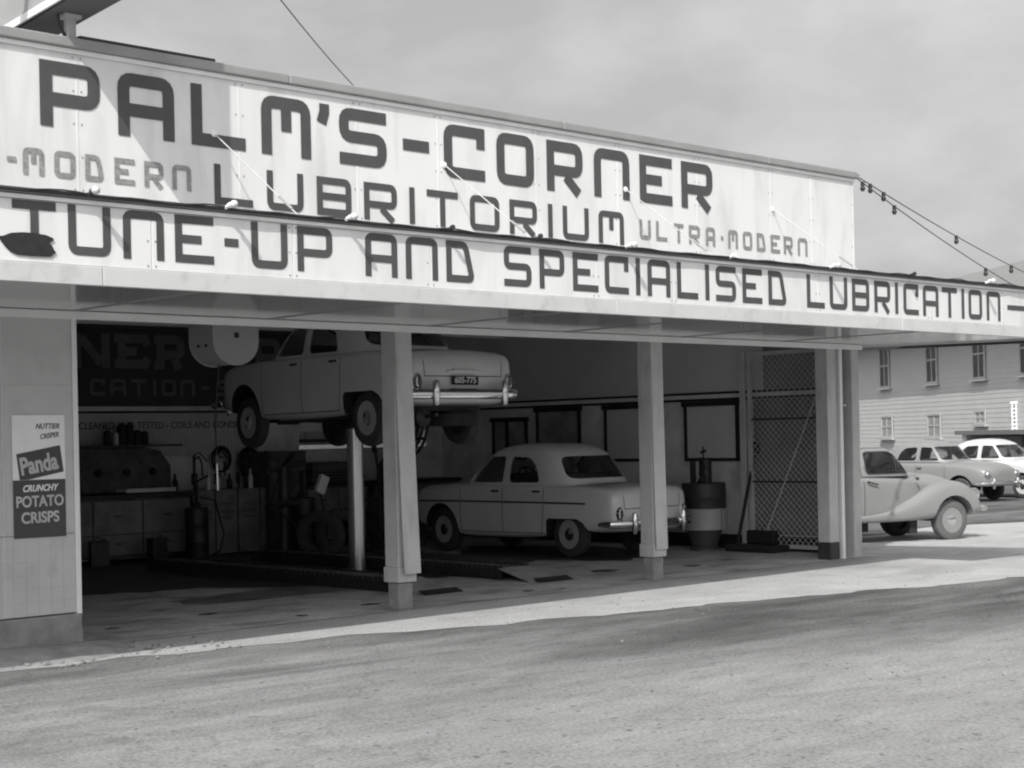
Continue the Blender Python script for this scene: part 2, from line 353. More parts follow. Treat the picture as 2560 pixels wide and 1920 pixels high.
MB().poly(blot(.3, 2.35, 1.3, .45, 60, .0122, .1)).build('oil_and_shade_patch', mat('half_dark_concrete', .17, .55, var=.45, scale=3))['kind'] = 'structure'
MB().poly(blot(5.9, 3.9, 1.0, 1.9, 60, .0122, .1)).build('oil_and_shade_patch', OIL_AND_SHADE)['kind'] = 'structure'  # dark floor patch under the saloon
q = MB()
for cx, cy, r in ((-1.35, 1.2, .075), (-2.3, 2.35, .12), (-2.5, .9, .05), (.1, .62, .08), (-.35, 2.0, .07), (1.9, .3, .06), (5.2, .9, .10), (4.1, 1.3, .16), (-.9, .35, .05), (2.3, .2, .04), (6.1, 1.1, .07)): q.poly(blot(cx, cy, r * 1.3, r, 22, .0128))
q.build('oil_drips', OIL_AND_SHADE)['kind'] = 'stuff'
# dirt heaped against the foot of the pier
mb = MB()
prof = [(-9, .10), (-6, .09), (-4.2, .07), (-3.6, .05), (-3.35, .03), (-3.2, .012)]
random.seed(11)
for k in range(44):
    u = -9 + 5.75 * (k / 43) ** .6; h = .02 + .06 * random.random(); w_ = .25 + .2 * random.random()
    mb.lathe([(w_ * 1.1, 0), (w_, h * .4), (w_ * .6, h * .85), (w_ * .2, h)], (u, -.12 - .22 * random.random(), 0), 9)
tag(mb.build('dirt_heap', PLINTH, smooth=True), 'low heap of dirt against the foot of the left pier', kind='stuff')
mb = MB()
for k in range(90):
    u = random.uniform(-4.2, -2.3); v = random.uniform(-.75, -.05) - .35 * random.random(); r = random.uniform(.006, .022)
    mb.lathe([(r * .6, -r * .3), (r, r * .2), (r * .6, r * .7), (0.001, r * .9)], (u, v, .006), 6)
for k in range(260):
    u = random.uniform(-6, 9); v = random.uniform(-7.5, -.9); r = random.uniform(.004, .013)
    mb.lathe([(r * .6, -r * .3), (r, r * .2), (r * .5, r * .7)], (u, v, .004 + gz(u)), 5)
tag(mb.build('loose_stones', mat('stone', .2, .9, var=.3, scale=20)), kind='stuff')

# ------------------------------------------------------------------ the garage
G = fixed('garage_building', (2, 4, 0), label='white open-fronted garage with a lettered canopy and parapet over four bays', cat='building')
BZ = 3.34
# left pier, front skin in panels
panels = [(-9.0, -7.3), (-7.296, -5.6), (-5.596, -3.905), (-3.9, -3.315)]
for a, b in panels:
    MB().box(a, b, 0, .05, .285, .905).build('wall_panel', PIER, G, bevel=.002)
    MB().box(a, b, .002, .05, .909, 2.053).build('wall_panel', PIER, G, bevel=.002)
    MB().box(a, b, 0, .05, 2.06, 2.60).build('wall_panel', PIER, G, bevel=.002)
SCORE = mat('tile_joint', .46, .6)
for k in range(1, 6):                                            # squared joints of the tiled lower panels
    z = .285 + k * .1035
    MB().box(-9, -3.317, -.0015, .001, z, z + .004).build('joint_line', SCORE, G)
for k in range(14):
    u = -3.42 - k * .1035
    MB().box(u, u + .004, -.0013, .001, .287, .90).build('joint_line', SCORE, G)
MB().box(-9, -3.31, -.008, 0.001, 2.0535, 2.0595).build('cover_strip', WHITE2, G)
MB().box(-3.9045, -3.9005, -.006, .001, .285, 2.6).build('cover_strip', WHITE2, G)
MB().box(-3.313, -3.27, -.012, .06, .27, 2.598).build('corner_trim', WHITE2, G, bevel=.004)
MB().box(-9, -3.3, .051, .20, .27, 2.6).build('pier_wall', PIER, G)
MB().box(-3.42, -3.285, .202, 8.38, 0, BZ).build('left_wall', LOWW, G)
mb = MB(); random.seed(5)
pts = [(-9, 0), (-3.275, 0), (-3.272, .12), (-3.285, .2), (-3.278, .275), (-9, .275)]
mb.prism(pts, 'y', -.035, .2); mb.build('plinth', PLINTH, G, bevel=.012)

# columns along the front
def column(a, s=.2, board=False):
    c = MB().box(a, a + s, .0, s, .40, 2.60).build('column', COLM, G, bevel=.006)
    MB().box(a - .012, a + s + .012, -.012, s + .012, .26, .40).build('column_collar', COLM, c, bevel=.006)
    MB().box(a + .012, a + s - .012, .012, s - .012, 0, .26).build('column_foot', PLINTH, c, bevel=.02)
    MB().box(a - .004, a - .001, .0, s, 1.93, 1.936).build('joint_line', SCORE, c)
    if board:                                                    # the front board has sprung away towards its foot
        b = bmesh.new(); rows = []
        for k in range(13):
            z = .34 + (2.598 - .34) * k / 12; out_ = -.014 - board * (1 - k / 12) ** 1.8; wd = .002 + board * .25 * (1 - k / 12)
            rows.append([b.verts.new((x, y + out_, z)) for x, y in ((a - .003 + wd * 2, 0), (a + s + wd * 1.6, 0), (a + s + wd * 1.6, .012), (a - .003 + wd * 2, .012))])
        for A, B in zip(rows, rows[1:]):
            for i in range(4): b.faces.new((A[i], A[(i + 1) % 4], B[(i + 1) % 4], B[i]))
        b.faces.new(rows[0][::-1]); b.faces.new(rows[-1]); q = MB(); q.b.free(); q.b = b
        tag(q.build('column_board', COLM, c), 'front board sprung loose at its foot')
    return c
column(-.05, .195, .05)
column(3.50, .185, .02)
mb = MB().box(6.76, 6.94, .02, .2, .22, 2.60); c4 = mb.build('column', COLM, G, bevel=.006)
MB().box(6.755, 6.945, .015, .205, 0, .218).build('column_foot', IRON, c4, bevel=.005)
c5 = MB().box(7.02, 7.08, .02, .1, .0, 2.60).build('door_post', WHITE2, G, bevel=.004)
MB().box(7.09, 7.2, .17, .27, .0, 2.60).build('door_post', IRON, G)
c6 = MB().box(7.27, 7.43, .02, .16, .0, 2.60).build('column', COLM, G, bevel=.006)
MB().lathe([(.018, 0), (.018, .03)], (7.24, .12, 1.9), 10, 'x').build('door_knob', WHITE2, c6)

# lintel trim and glossy soffit in panels with cover strips, mitred at the far corner
MB().box(-9, 7.45, -.03, .0, 2.585, 2.648).build('lintel_trim', WHITE2, G, bevel=.004)
MB().box(-9, 7.45, .0, .22, 2.602, 3.2).build('lintel_beam', COLM, G)
MX0, MX1 = 7.58, 8.93                                            # the mitre runs from (7.58, 0) to (8.93, -1.92)
def mit(v): return MX0 + (MX1 - MX0) * (-v) / 1.92
js = [-9, -6.94, -5.115, -3.29, -1.465, .36, 2.185, 4.01, 5.835]
for a, b in zip(js, js[1:] + [None]):
    if b: pts = [(a + .004, -1.9), (b - .004, -1.9), (b - .004, -.031), (a + .004, -.031)]
    else: pts = [(a + .004, -1.9), (mit(-1.9), -1.9), (mit(-.031), -.031), (a + .004, -.031)]
    MB().prism(pts, 'z', 2.652, 2.664).build('soffit_panel', SOFF, G)
    MB().box(a - .014, a + .014, -1.9, -.031, 2.646, 2.6525).build('cover_strip', mat('soffit_strip', .3, .4), G)
# the side canopy beyond the mitre
SB = mat('side_soffit_paint', .42, .4, var=.05)
MB().prism([(7.9, .6), (7.6, .05), (mit(-1.9) + .01, -1.9), (8.95, -1.9), (8.6, -.9), (8.15, .2)], 'z', 2.652, 2.664).build('soffit_panel', SB, G)
MB().prism([(8.92, -1.915), (8.98, -1.89), (7.97, 1.2), (7.90, 1.18)], 'z', 2.62, 3.2).build('side_fascia', IRON, G)
MB().prism([(7.93, .35), (7.90, 1.15), (7.6, 1.15), (7.6, .35)], 'z', 2.652, 2.664).build('soffit_panel', SB, G)
# canopy: grey lower board, white sign boards, gutter pipe
FV = -1.92
fj = [-9, -7.0, -5.2, -3.72, -2.549, -1.23, .657, 1.683, 3.9, 5.96, 7.5, 8.95]
for a, b in zip(fj, fj[1:]):
    MB().box(a + .002, b - .002, FV, FV + .035, 2.775, 3.176).build('sign_board', WHITE, G, bevel=.003)
for a, b in ((-9, -4.1), (-4.096, .9), (.904, 5.4), (5.404, 8.95)):
    MB().box(a, b, FV - .012, FV + .03, 2.645, 2.772).build('fascia_board', GREYB, G, bevel=.005)
MB().box(-9, 8.95, FV - .02, FV + .04, 3.178, 3.205).build('edge_strip', WHITE2, G, bevel=.003)
MB().rod((-9, FV - .04, 3.232), (8.98, FV - .04, 3.230), .014, 10).build('conduit_pipe', IRON, G, smooth=True)
MB().box(-9, 8.95, FV - .016, FV + .05, 3.207, 3.242).build('gutter', mat('gutter_iron', .12, .5, var=.3), G)
MB().prism([(-9, -1.87), (8.9, -1.87), (7.6, -.04), (-9, -.04)], 'z', 3.19, 3.215).build('canopy_roof', ROOFM, G)
random.seed(21)
for i, u in enumerate([-4.218, -3.153, -2.096, -1.088, -.117, .993, 2.444, 4.039, 5.5, 7.05, 8.2]):
    h = MB().rod((u, FV - .05, 3.238), (u + .004, FV - .10, 3.25 + random.uniform(-.02, .02)), .014, 10).rod((u, FV - .10, 3.25), (u, FV - .125, 3.252), .020, 10).build('lamp_socket', IRON if i in (0, 3, 4, 8) else WHITE2, G, smooth=True)
    if i in (0, 1, 2, 5, 7, 9, 10):
        MB().lathe([(.012, 0), (.020, -.010), (.029, -.03), (.027, -.047), (.016, -.06), (.001, -.066)], (u, FV - .122, 3.252), 14, 'y').build('bulb', BULB, h, smooth=True)
mb = MB(); random.seed(2)
for k in range(26):                                              # slack cable clipped along the pipe
    pass
cable = []
for k in range(180):
    u = -9 + 17.9 * k / 179; cable.append((u, FV - .060, 3.246 - .012 * abs(math.sin(u * 2.9)) + .006 * math.sin(u * 11)))
MB().tube(cable, .006, 5).build('slack_cable', IRON, G)

# parapet with its boards
PT = 4.705
wj = [-9, -6.6, -5.0, -3.217, -1.7, -.431, .541, 1.842, 3.05, 4.35, 5.684, 6.48, 7.355]
for a, b in zip(wj, wj[1:]):
    MB().box(a + .002, b - .002, 0, .03, 3.217, PT).build('parapet_board', WHITE, G, bevel=.002)
    MB().box(b - .007, b + .007, -.0022, .001, 3.24, PT - .03).build('cover_strip', WHITE, G)
MB().box(-9, 7.355, .031, .12, 3.217, PT).build('parapet_core', COLM, G)
for a, b in ((-9, -4.6), (-4.597, -1.2), (-1.197, 2.2), (2.203, 5.6), (5.603, 7.39)):
    MB().box(a, b, -.05, .15, PT + .012, PT + .095).build('cap_rail', CAP, G, bevel=.012)
MB().box(-9, 7.37, -.022, .0, PT - .028, PT + .01).build('bead_moulding', WHITE2, G, bevel=.004)
MB().box(7.37, 7.47, -.03, .1, PT + .02, PT + .085).build('rail_end', CAP, G, bevel=.01)
MB().box(-3.2, -1.95, -.035, .13, PT + .097, PT + .12).build('dark_cap_strip', IRON, G)  # thin dark strip on top of the cap rail
# nail heads along the board edges
q = MB(); NAIL = mat('nail_head', .32, .6)
for a, b in zip(wj, wj[1:]):
    for k in range(6):
        for u in (a + .035, b - .035):
            z = 3.35 + k * .26; q.box(u - .006, u + .006, -.004, .001, z - .006, z + .006)
for a, b in zip(fj, fj[1:]):
    for z in (2.80, 2.97, 3.15):
        for u in (a + .03, b - .03): q.box(u - .006, u + .006, FV - .003, FV + .001, z - .006, z + .006)
q.build('nail_heads', NAIL, G)['kind'] = 'stuff'
# letters
R1 = [('P', -3.538, -3.02), ('A', -2.862, -2.34), ('L', -2.179, -1.643), ('M', -1.479, -0.953), ("'", -0.868, -0.754), ('S', -0.637, -0.093), ('-', 0.104, 0.424), ('C', 0.608, 1.138), ('O', 1.295, 1.805), ('R', 1.988, 2.512), ('N', 2.681, 3.229), ('E', 3.39, 3.922), ('R', 4.075, 4.614)]
R2a = [('-', -3.818, -3.744), ('M', -3.689, -3.513), ('O', -3.428, -3.249), ('D', -3.162, -2.999), ('E', -2.904, -2.721), ('R', -2.633, -2.456), ('N', -2.372, -2.191)]
R2b = [('L', -1.966, -1.581), ('U', -1.433, -1.047), ('B', -0.9, -0.515), ('R', -0.37, 0.017), ('I', 0.165, 0.235), ('T', 0.383, 0.774), ('O', 0.928, 1.317), ('R', 1.456, 1.835), ('I', 1.99, 2.058), ('U', 2.204, 2.587), ('M', 2.735, 3.125)]
R2c = [('U', 3.374, 3.553), ('L', 3.641, 3.821), ('T', 3.934, 4.096), ('R', 4.188, 4.376), ('A', 4.479, 4.642), ('.', 4.732, 4.801), ('M', 4.873, 5.05), ('O', 5.143, 5.314), ('D', 5.399, 5.567), ('E', 5.663, 5.841), ('R', 5.913, 6.088), ('N', 6.188, 6.379)]
R3 = [('T', -4.727, -4.424), ('U', -4.34, -4.03), ('N', -3.938, -3.625), ('E', -3.539, -3.227), ('-', -3.139, -3.021), ('U', -2.912, -2.598), ('P', -2.511, -2.191), ('A', -1.881, -1.567), ('N', -1.483, -1.154), ('D', -1.066, -0.764), ('S', -0.438, -0.125), ('P', -0.03, 0.268), ('E', 0.37, 0.685), ('C', 0.768, 1.076), ('I', 1.165, 1.236), ('A', 1.327, 1.637), ('L', 1.731, 2.028), ('I', 2.126, 2.199), ('S', 2.286, 2.587), ('E', 2.685, 2.99), ('D', 3.088, 3.38), ('L', 3.713, 4.013), ('U', 4.1, 4.409), ('B', 4.493, 4.804), ('R', 4.897, 5.196), ('I', 5.283, 5.347), ('C', 5.444, 5.74), ('A', 5.827, 6.14), ('T', 6.215, 6.523), ('I', 6.612, 6.683), ('O', 6.766, 7.058), ('N', 7.158, 7.466), ('-', 7.622, 8.26)]
for c, a, b in R1: letter(c, a, b, 4.085, 4.60, .108, -.0062, INK, G)
for c, a, b in R2b: letter(c, a, b, 3.605, 3.947, .064, -.0062, INK, G)
for c, a, b in R2a + R2c: letter(c, a, b, 3.69, 3.90, .042, -.0062, INK2, G)
for c, a, b in R3:
    letter(c, a, b, 2.832 - .002 * a, 3.164 - .0015 * a, .058, FV - .004, INK, G)
# added flat black blotch, no part of the sign, over the first letter's foot
pp = [(-4.83, 2.925), (-4.79, 2.93), (-4.74, 2.952), (-4.66, 2.962), (-4.58, 2.962), (-4.50, 2.955), (-4.45, 2.938), (-4.445, 2.925), (-4.475, 2.905), (-4.455, 2.885), (-4.445, 2.862), (-4.43, 2.845), (-4.45, 2.832), (-4.47, 2.815), (-4.60, 2.812), (-4.70, 2.815), (-4.74, 2.83), (-4.78, 2.862), (-4.81, 2.90)]
MB().prism(pp, 'y', FV - .0095, FV - .006).build('black_blotch', mat('blotch', .022, .6, var=.3, scale=20), G)
RODM = mat('rod_paint', .5, .5)
# tie rods from the parapet down to the canopy edge
for u in (-1.958, .607, 3.161, 5.71):
    r = MB().rod((u, -.01, 4.20), (u, -1.30, 3.29), .0055, 8).build('tie_rod', RODM, G, smooth=True)
    MB().lathe([(.03, 0), (.03, .012)], (u, -.014, 4.20), 12, 'y').rod((u, 0, 4.2), (u, -.035, 4.19), .010, 8).build('rod_plate', WHITE2, r)
    k = MB().rod((u, -.93, 3.555), (u, -1.10, 3.435), .012, 8).build('turnbuckle', CAP, r, smooth=True)
# roof and inside
MB().box(-3.5, 7.92, .122, 8.6, BZ, BZ + .1).build('roof_deck', ROOFM, G)
for k in range(9): MB().box(-3.1 + k * 1.2, -1.905 + k * 1.2, .22, 8.38, BZ - .03, BZ - .01).build('ceiling_board', CEIL, G)
for k in range(3):
    v = 2.2 + k * 2.3; MB().box(-3.1, 7.74, v, v + .1, BZ - .2, BZ - .032).build('ceiling_beam', CEIL, G)
# back wall with a low strip window
b0, b1 = 8.38, 8.55
MB().box(-3.27, 4.86, b0, b1, 0, BZ).build('back_wall', LOWW, G)
MB().box(4.86, 7.9, b0, b1, 0, 1.46).build('back_wall', LOWW, G)
MB().box(4.86, 7.9, b0, b1, 1.76, BZ).build('back_wall', LOWW, G)
MB().box(7.45, 7.9, b0, b1, 1.46, 1.76).build('back_wall', LOWW, G)
wf = MB().box(4.86, 7.45, b0 - .02, b0 + .06, 1.46, 1.475).box(4.86, 7.45, b0 - .02, b0 + .06, 1.745, 1.76).box(4.86, 4.88, b0 - .02, b0 + .06, 1.475, 1.745).box(7.43, 7.45, b0 - .02, b0 + .06, 1.475, 1.745)
wfo = wf.build('window_frame', WHITE2, G)
MB().box(4.88, 7.43, b0 + .0, b0 + .045, 1.575, 1.625).build('sash_bar', IRON, wfo)
MB().box(4.88, 7.43, b0 + .02, b0 + .024, 1.475, 1.575).build('pane', CLEAR, wfo); MB().box(4.88, 7.43, b0 + .02, b0 + .024, 1.625, 1.745).build('pane', CLEAR, wfo)
# right wall: pale dado, rails, grey boards above
RW = 7.76
MB().box(RW, RW + .14, .38, b0, 0, BZ).build('right_wall', LOWW, G)
MB().box(RW - .012, RW - .001, .39, 1.93, .21, 2.03).build('dark_dado_board', mat('dark_dado', .22, .6, var=.2), G)
for a, b in ((.38, 1.75), (1.754, 2.98), (2.984, 4.9), (4.904, 6.6), (6.604, 8.37)):
    MB().box(RW - .015, RW - .001, a, b, 2.16, BZ - .035).build('wall_board', GREYW if a > 1 else mat('dark_wall_board', .26, .6), G)
MB().box(RW - .03, RW - .001, .38, 8.37, 2.125, 2.155).build('dark_rail', BLACK, G)
MB().box(RW - .045, RW - .001, .38, 8.37, 2.07, 2.122).build('pale_rail', LOWW, G)
MB().box(RW - .03, RW - .001, .38, 8.37, 2.035, 2.067).build('dark_rail', BLACK, G)
MB().box(RW - .03, RW - .001, .38, 8.37, .01, .2).build('skirting', BLACK, G)
# framed windows in the right wall, blinds behind the glass
def rwin(v0, v1, z0, z1, bars=(), blind=GREYW):
    w = MB(); f = .045
    w.box(RW - .04, RW - .002, v0, v1, z0, z0 + f).box(RW - .055, RW - .002, v0 - .03, v1 + .03, z1 - f * 1.5, z1).box(RW - .04, RW - .002, v0, v0 + f, z0 + f, z1 - f * 1.5).box(RW - .04, RW - .002, v1 - f, v1, z0 + f, z1 - f * 1.5)
    for b in bars: w.box(RW - .04, RW - .002, b - .03, b + .03, z0 + f, z1 - f * 1.5)
    o = w.build('window', BLACK, G); MB().box(RW - .02, RW - .012, v0 + f, v1 - f, z0 + f, z1 - f * 1.5).build('pane', blind, o); return o
rwin(6.33, 7.12, 1.2, 1.9, (6.78,), GLASSV)
rwin(5.18, 6.12, 1.2, 2.03, (), GLASSV)
rwin(3.55, 4.68, 1.2, 2.03)
rwin(2.18, 3.14, 1.2, 2.03)
# ------------------------------------------------------------------ motor vehicles
PAINT = mat('car_paint_mid', .66, .28, var=.05, scale=2, coat=1.)
PAINT2 = mat('car_paint_pale', .78, .28, var=.05, scale=2, coat=1.)
PAINT3 = mat('truck_paint', .23, .42, var=.05, scale=2, coat=.3)
PAINT4 = mat('far_car_paint_grey', .22, .35, var=.03, coat=.5)
PAINT5 = mat('far_car_paint_white', .55, .35, var=.03, coat=.5)
SEAM = mat('panel_gap', .05, .7); TRIM = mat('dark_trim', .05, .35, .3); UNDER = mat('underbody', .018, .8, var=.4, scale=9)
SEAT = mat('seat_leather', .05, .6); REDG = mat('lamp_lens', .08, .15)
def section(x, hw, zb, zs, zt):
    h = [(0, zb), (.55 * hw, zb), (.88 * hw, zb + .01), (.965 * hw, zb + .06), (.99 * hw, zb + (zs - zb) * .3), (hw, zb + (zs - zb) * .58), (.99 * hw, zs - .11), (.975 * hw, zs - .03), (.90 * hw, zs), (.72 * hw, zs + (zt - zs) * .45), (.4 * hw, zs + (zt - zs) * .9), (0, zt)]
    return [(x, y, z) for y, z in h] + [(x, -y, z) for y, z in h[-2:0:-1]]
def loft(rings, capn=True):
    b = bmesh.new(); R = [[b.verts.new(p) for p in r] for r in rings]; n = len(R[0])
    for A, B in zip(R, R[1:]):
        for i in range(n): b.faces.new((A[i], A[(i + 1) % n], B[(i + 1) % n], B[i]))
    if capn:
        for r in (R[0], R[-1]):
            c = Vector((0, 0, 0))
            for v in r: c += v.co
            cv = b.verts.new(c / n)
            for i in range(n): b.faces.new((r[i], r[(i + 1) % n], cv))
    q = MB(); q.b.free(); q.b = b; return q
def sub(o, lv=2):
    s = o.modifiers.new('s', 'SUBSURF'); s.levels = lv; s.render_levels = lv; return bake(o)
def bvh_of(o): return BVHTree.FromPolygons([v.co.copy() for v in o.data.vertices], [tuple(p.vertices) for p in o.data.polygons])
def cut(o, cutter_mb):
    c = cutter_mb.build('cutter', BLACK); c.parent = o.parent; md = o.modifiers.new('b', 'BOOLEAN'); md.object = c; md.operation = 'DIFFERENCE'; md.solver = 'EXACT'
    bake(o); me = c.data; bpy.data.objects.remove(c); bpy.data.meshes.remove(me)
def roundpoly(pts, r, k=4):
    out_ = []; n = len(pts)
    for i in range(n):
        c = Vector(pts[i]); a = Vector(pts[i - 1]); b = Vector(pts[(i + 1) % n]); rr = min(r, (a - c).length * .45, (b - c).length * .45)
        pa = c + (a - c).normalized() * rr; pb = c + (b - c).normalized() * rr
        for j in range(k + 1):
            t = j / k; q = (1 - t) ** 2 * pa + 2 * t * (1 - t) * c + t * t * pb; out_.append((q.x, q.y))
    return out_
def span(poly, x):
    zs = []
    for (x0, z0), (x1, z1) in zip(poly, poly[1:] + poly[:1]):
        if (x0 - x) * (x1 - x) <= 0 and x0 != x1: zs.append(z0 + (z1 - z0) * (x - x0) / (x1 - x0))
    return (min(zs), max(zs)) if zs else None
def patch(bv, poly, axis, sgn, inset, n=14, m_=6, grow=0.):
    """the part of a surface inside an outline seen along an axis, as a grid hugging that surface"""
    xs = [p[0] for p in poly]; a, b = min(xs), max(xs); rows = []
    for i in range(n + 1):
        x = a + (b - a) * (i / n); x = min(max(x, a + 1e-4), b - 1e-4); s_ = span(poly, x)
        if s_ is None: continue
        col = []
        for j in range(m_ + 1):
            z = s_[0] + (s_[1] - s_[0]) * j / m_
            if axis == 'y': o, d = Vector((x, sgn * 3, z)), Vector((0, -sgn, 0))
            else: o, d = Vector((sgn * 6, x, z)), Vector((-sgn, 0, 0))
            hit = bv.ray_cast(o, d)
            if hit[0] is None: col = None; break
            col.append(hit[0] + d * inset)
        if col: rows.append(col)
    q = MB()
    V = [[q.b.verts.new(p) for p in c] for c in rows]
    for A, B in zip(V, V[1:]):
        for j in range(m_): q.b.faces.new((A[j], B[j], B[j + 1], A[j + 1]))
    return q
def ribbon(bv, line, axis, sgn, w, proud=.003, thick=.0, step=.04):
    """a narrow strip following a line across a surface"""
    pts = []
    for (a, b), (c, d) in zip(line, line[1:]):
        L_ = math.hypot(c - a, d - b); k = max(1, int(L_ / step))
        for i in range(k + (1 if (c, d) == line[-1] else 0)): pts.append(Vector((a + (c - a) * i / k, b + (d - b) * i / k)))
    q = MB(); prev = None
    for i, p in enumerate(pts):
        t = (pts[min(i + 1, len(pts) - 1)] - pts[max(i - 1, 0)]).normalized(); nn = Vector((-t.y, t.x)) * w / 2; pr = []
        for s_ in (1, -1):
            x, z = p + nn * s_
            if axis == 'y': o, d = Vector((x, sgn * 3, z)), Vector((0, -sgn, 0))
            else: o, d = Vector((sgn * 6, x, z)), Vector((-sgn, 0, 0))
            hit = bv.ray_cast(o, d); pr.append(None if hit[0] is None else q.b.verts.new(hit[0] - d * proud))
        if prev and None not in pr and None not in prev: q.b.faces.new((prev[0], prev[1], pr[1], pr[0]))
        prev = pr
    return q
def wheel(parent, c, r, w, side, tyre_m, cap_m=None, disc_m=None):
    x, y, z = c; s_ = side
    t = MB().lathe([(.001, -.01), (r * .58, -w * .1), (r * .62, -w / 2), (r * .86, -w / 2 * 1.05), (r * .97, -w * .40), (r, -w * .2), (r, w * .2), (r * .97, w * .40), (r * .86, w / 2 * 1.05), (r * .62, w / 2), (r * .58, w * .1), (.001, .01)], (0, 0, 0), 32, 'y').build('wheel', tyre_m, parent, smooth=True, loc=c)
    MB().lathe([(.01, w * .28), (r * .30, w * .30), (r * .42, w * .22), (r * .54, w * .34), (r * .62, w * .46), (r * .64, w * .50), (r * .645, w * .44)][::1], (0, 0, 0), 32, 'y').build('rim', disc_m or PAINT, t, smooth=True).rotation_euler = (0, 0, 0 if s_ > 0 else math.pi)
    MB().lathe([(r * .50, w * .285), (r * .515, w * .335), (r * .53, w * .335), (r * .535, w * .31)], (0, 0, 0), 32, 'y', None, False).build('trim_ring', CHROME, t, smooth=True).rotation_euler = (0, 0, 0 if s_ > 0 else math.pi)
    MB().lathe([(r * .34, w * .28), (r * .32, w * .40), (r * .22, w * .48), (r * .001, w * .50)], (0, 0, 0), 24, 'y').build('hub_cap', cap_m or CHROME, t, smooth=True).rotation_euler = (0, 0, 0 if s_ > 0 else math.pi)
    return t
def saloon(loc, rz, paint, k=.96, label='', tyre=TYRE, under=False, front=False, group=None, stations=None, ring=None, trim=True, disc=None, lod=2, plate=None, fa=1.32, ra=-1.32, wr=.315, wy=.66, droop=0.):
    T = empty('car', loc, rz, label=label, cat='car', group=group); T.scale = (k, k, k * (1.04 if k < .95 else 1))
    st = stations or [(-2.22, .66, .42, .78, .80), (-2.20, .73, .37, .87, .90), (-2.10, .785, .345, .925, .955), (-1.8, .805, .335, .955, .985), (-1.32, .81, .325, .97, 1.01), (-.9, .815, .25, .975, 1.015), (-.3, .815, .225, .975, 1.0), (.3, .815, .22, .975, 1.0), (.9, .81, .22, .97, 1.0), (1.32, .80, .28, .955, .995), (1.75, .775, .33, .93, .965), (1.98, .72, .36, .88, .91), (2.07, .60, .42, .76, .79)]
    body = loft([section(*s_) for s_ in st]).build('body', paint, T); sub(body, 2); bv = bvh_of(body)
    body.data.materials.append(UNDER)
    arch_f = [(fa + (wr + .085) * math.cos(a), .30 + (wr + .085) * math.sin(a)) for a in [math.pi * i / 14 for i in range(15)]]; arch_f = [(fa + wr + .14, .1)] + arch_f + [(fa - wr - .16, .1)]
    top = .30 + wr * .72
    arch_r = [(ra + wr + .16, .1), (ra + wr + .07, .40), (ra + wr + .06, top - .04), (ra + wr + .02, top), (ra - wr + .10, top), (ra - wr - .01, top - .05), (ra - wr - .09, .36), (ra - wr - .14, .1)]
    for arch in (arch_f, arch_r):
        for s_ in (1, -1): cut(body, MB().prism(arch, 'y', s_ * .42, s_ * 1.0))
    for p in body.data.polygons:
        c = p.center
        ins = any(abs(c.x - a) < wr + .12 and abs(c.y) < .775 * (1 if abs(c.x) < 1.6 else .93) and abs(p.normal.z) < 1.1 and .05 < c.z < .72 and (abs(p.normal.x) > .35 or abs(p.normal.z) > .5 or abs(c.y) < .5) for a in (fa, ra)) and abs(c.x - fa) * 0 == 0
        inside = any(math.hypot(c.x - a, c.z - .3) < wr + .16 for a in (fa, ra)) and abs(c.y) < .80 and (abs(p.normal.y) < .6 or abs(c.y) < .5)
        if inside or (c.z < .4 and p.normal.z < -.8 and abs(c.y) < .7 and abs(c.x) < 1.9): p.material_index = 1
        p.use_smooth = True
    try: body.data.set_sharp_from_angle(angle=math.radians(40))
    except Exception: pass
    # cabin: rings of a rounded outline from the waist up to the roof
    rg = ring or [(.955, 1.04, -1.37, .745), (1.10, .88, -1.28, .725), (1.25, .71, -1.16, .685), (1.37, .54, -1.02, .64), (1.46, .40, -.90, .59), (1.515, .20, -.70, .49), (1.538, -.02, -.48, .32)]
    rings = []
    for z, xf, xb, w_ in rg:
        r_ = []
        for i in range(28):
            a = 2 * math.pi * i / 28; ca, sa = math.cos(a), math.sin(a); e = 2 / 5. if z < 1.5 else 2 / 3.4
            x = math.copysign(abs(ca) ** e, ca); y = math.copysign(abs(sa) ** e, sa); r_.append(((xf + xb) / 2 + (xf - xb) / 2 * x, w_ * y * (1 - .07 * abs(x) ** 3), z))
        rings.append(r_)
    q = loft(rings, False); r_ = [v for v in q.b.verts][-28:]; cv = q.b.verts.new(Vector((sum(v.co.x for v in r_) / 28, 0, rg[-1][0] + .006)))
    for i in range(28): q.b.faces.new((r_[i], r_[(i + 1) % 28], cv))
    cab = q.build('roof', paint, T); sub(cab, 2); cv_ = bvh_of(cab)
    so_ = cab.modifiers.new('t', 'SOLIDIFY'); so_.thickness = .035; so_.offset = -1; bake(cab)
    z0 = rg[0][0] + .045; zt = rg[3][0]; xf0 = rg[0][1]; xb0 = rg[0][2]
    W1 = roundpoly([(.0, z0), (.0, zt - .01), (rg[3][1] - .16, zt - .02), (rg[1][1] - .20, z0 + .06), (rg[1][1] - .18, z0)], .05)
    W2 = roundpoly([(-.115, z0), (-.115, zt - .01), (-.50, zt - .03), (-.66, zt - .16), (-.745, z0)], .07)
    WR = roundpoly([(-.60, z0 + .05), (-.53, zt - .02), (.53, zt - .02), (.60, z0 + .05)], .11)
    WF = roundpoly([(-.61, z0 + .02), (-.53, zt - .0), (.53, zt - .0), (.61, z0 + .02)], .07)
    for w_ in (W1, W2): cut(cab, MB().prism(w_, 'y', -1, 1))
    cut(cab, MB().prism(WR, 'x', -2, -.72)); cut(cab, MB().prism(WF, 'x', .22, 2))
    for p in cab.data.polygons: p.use_smooth = True
    try: cab.data.set_sharp_from_angle(angle=math.radians(40))
    except Exception: pass
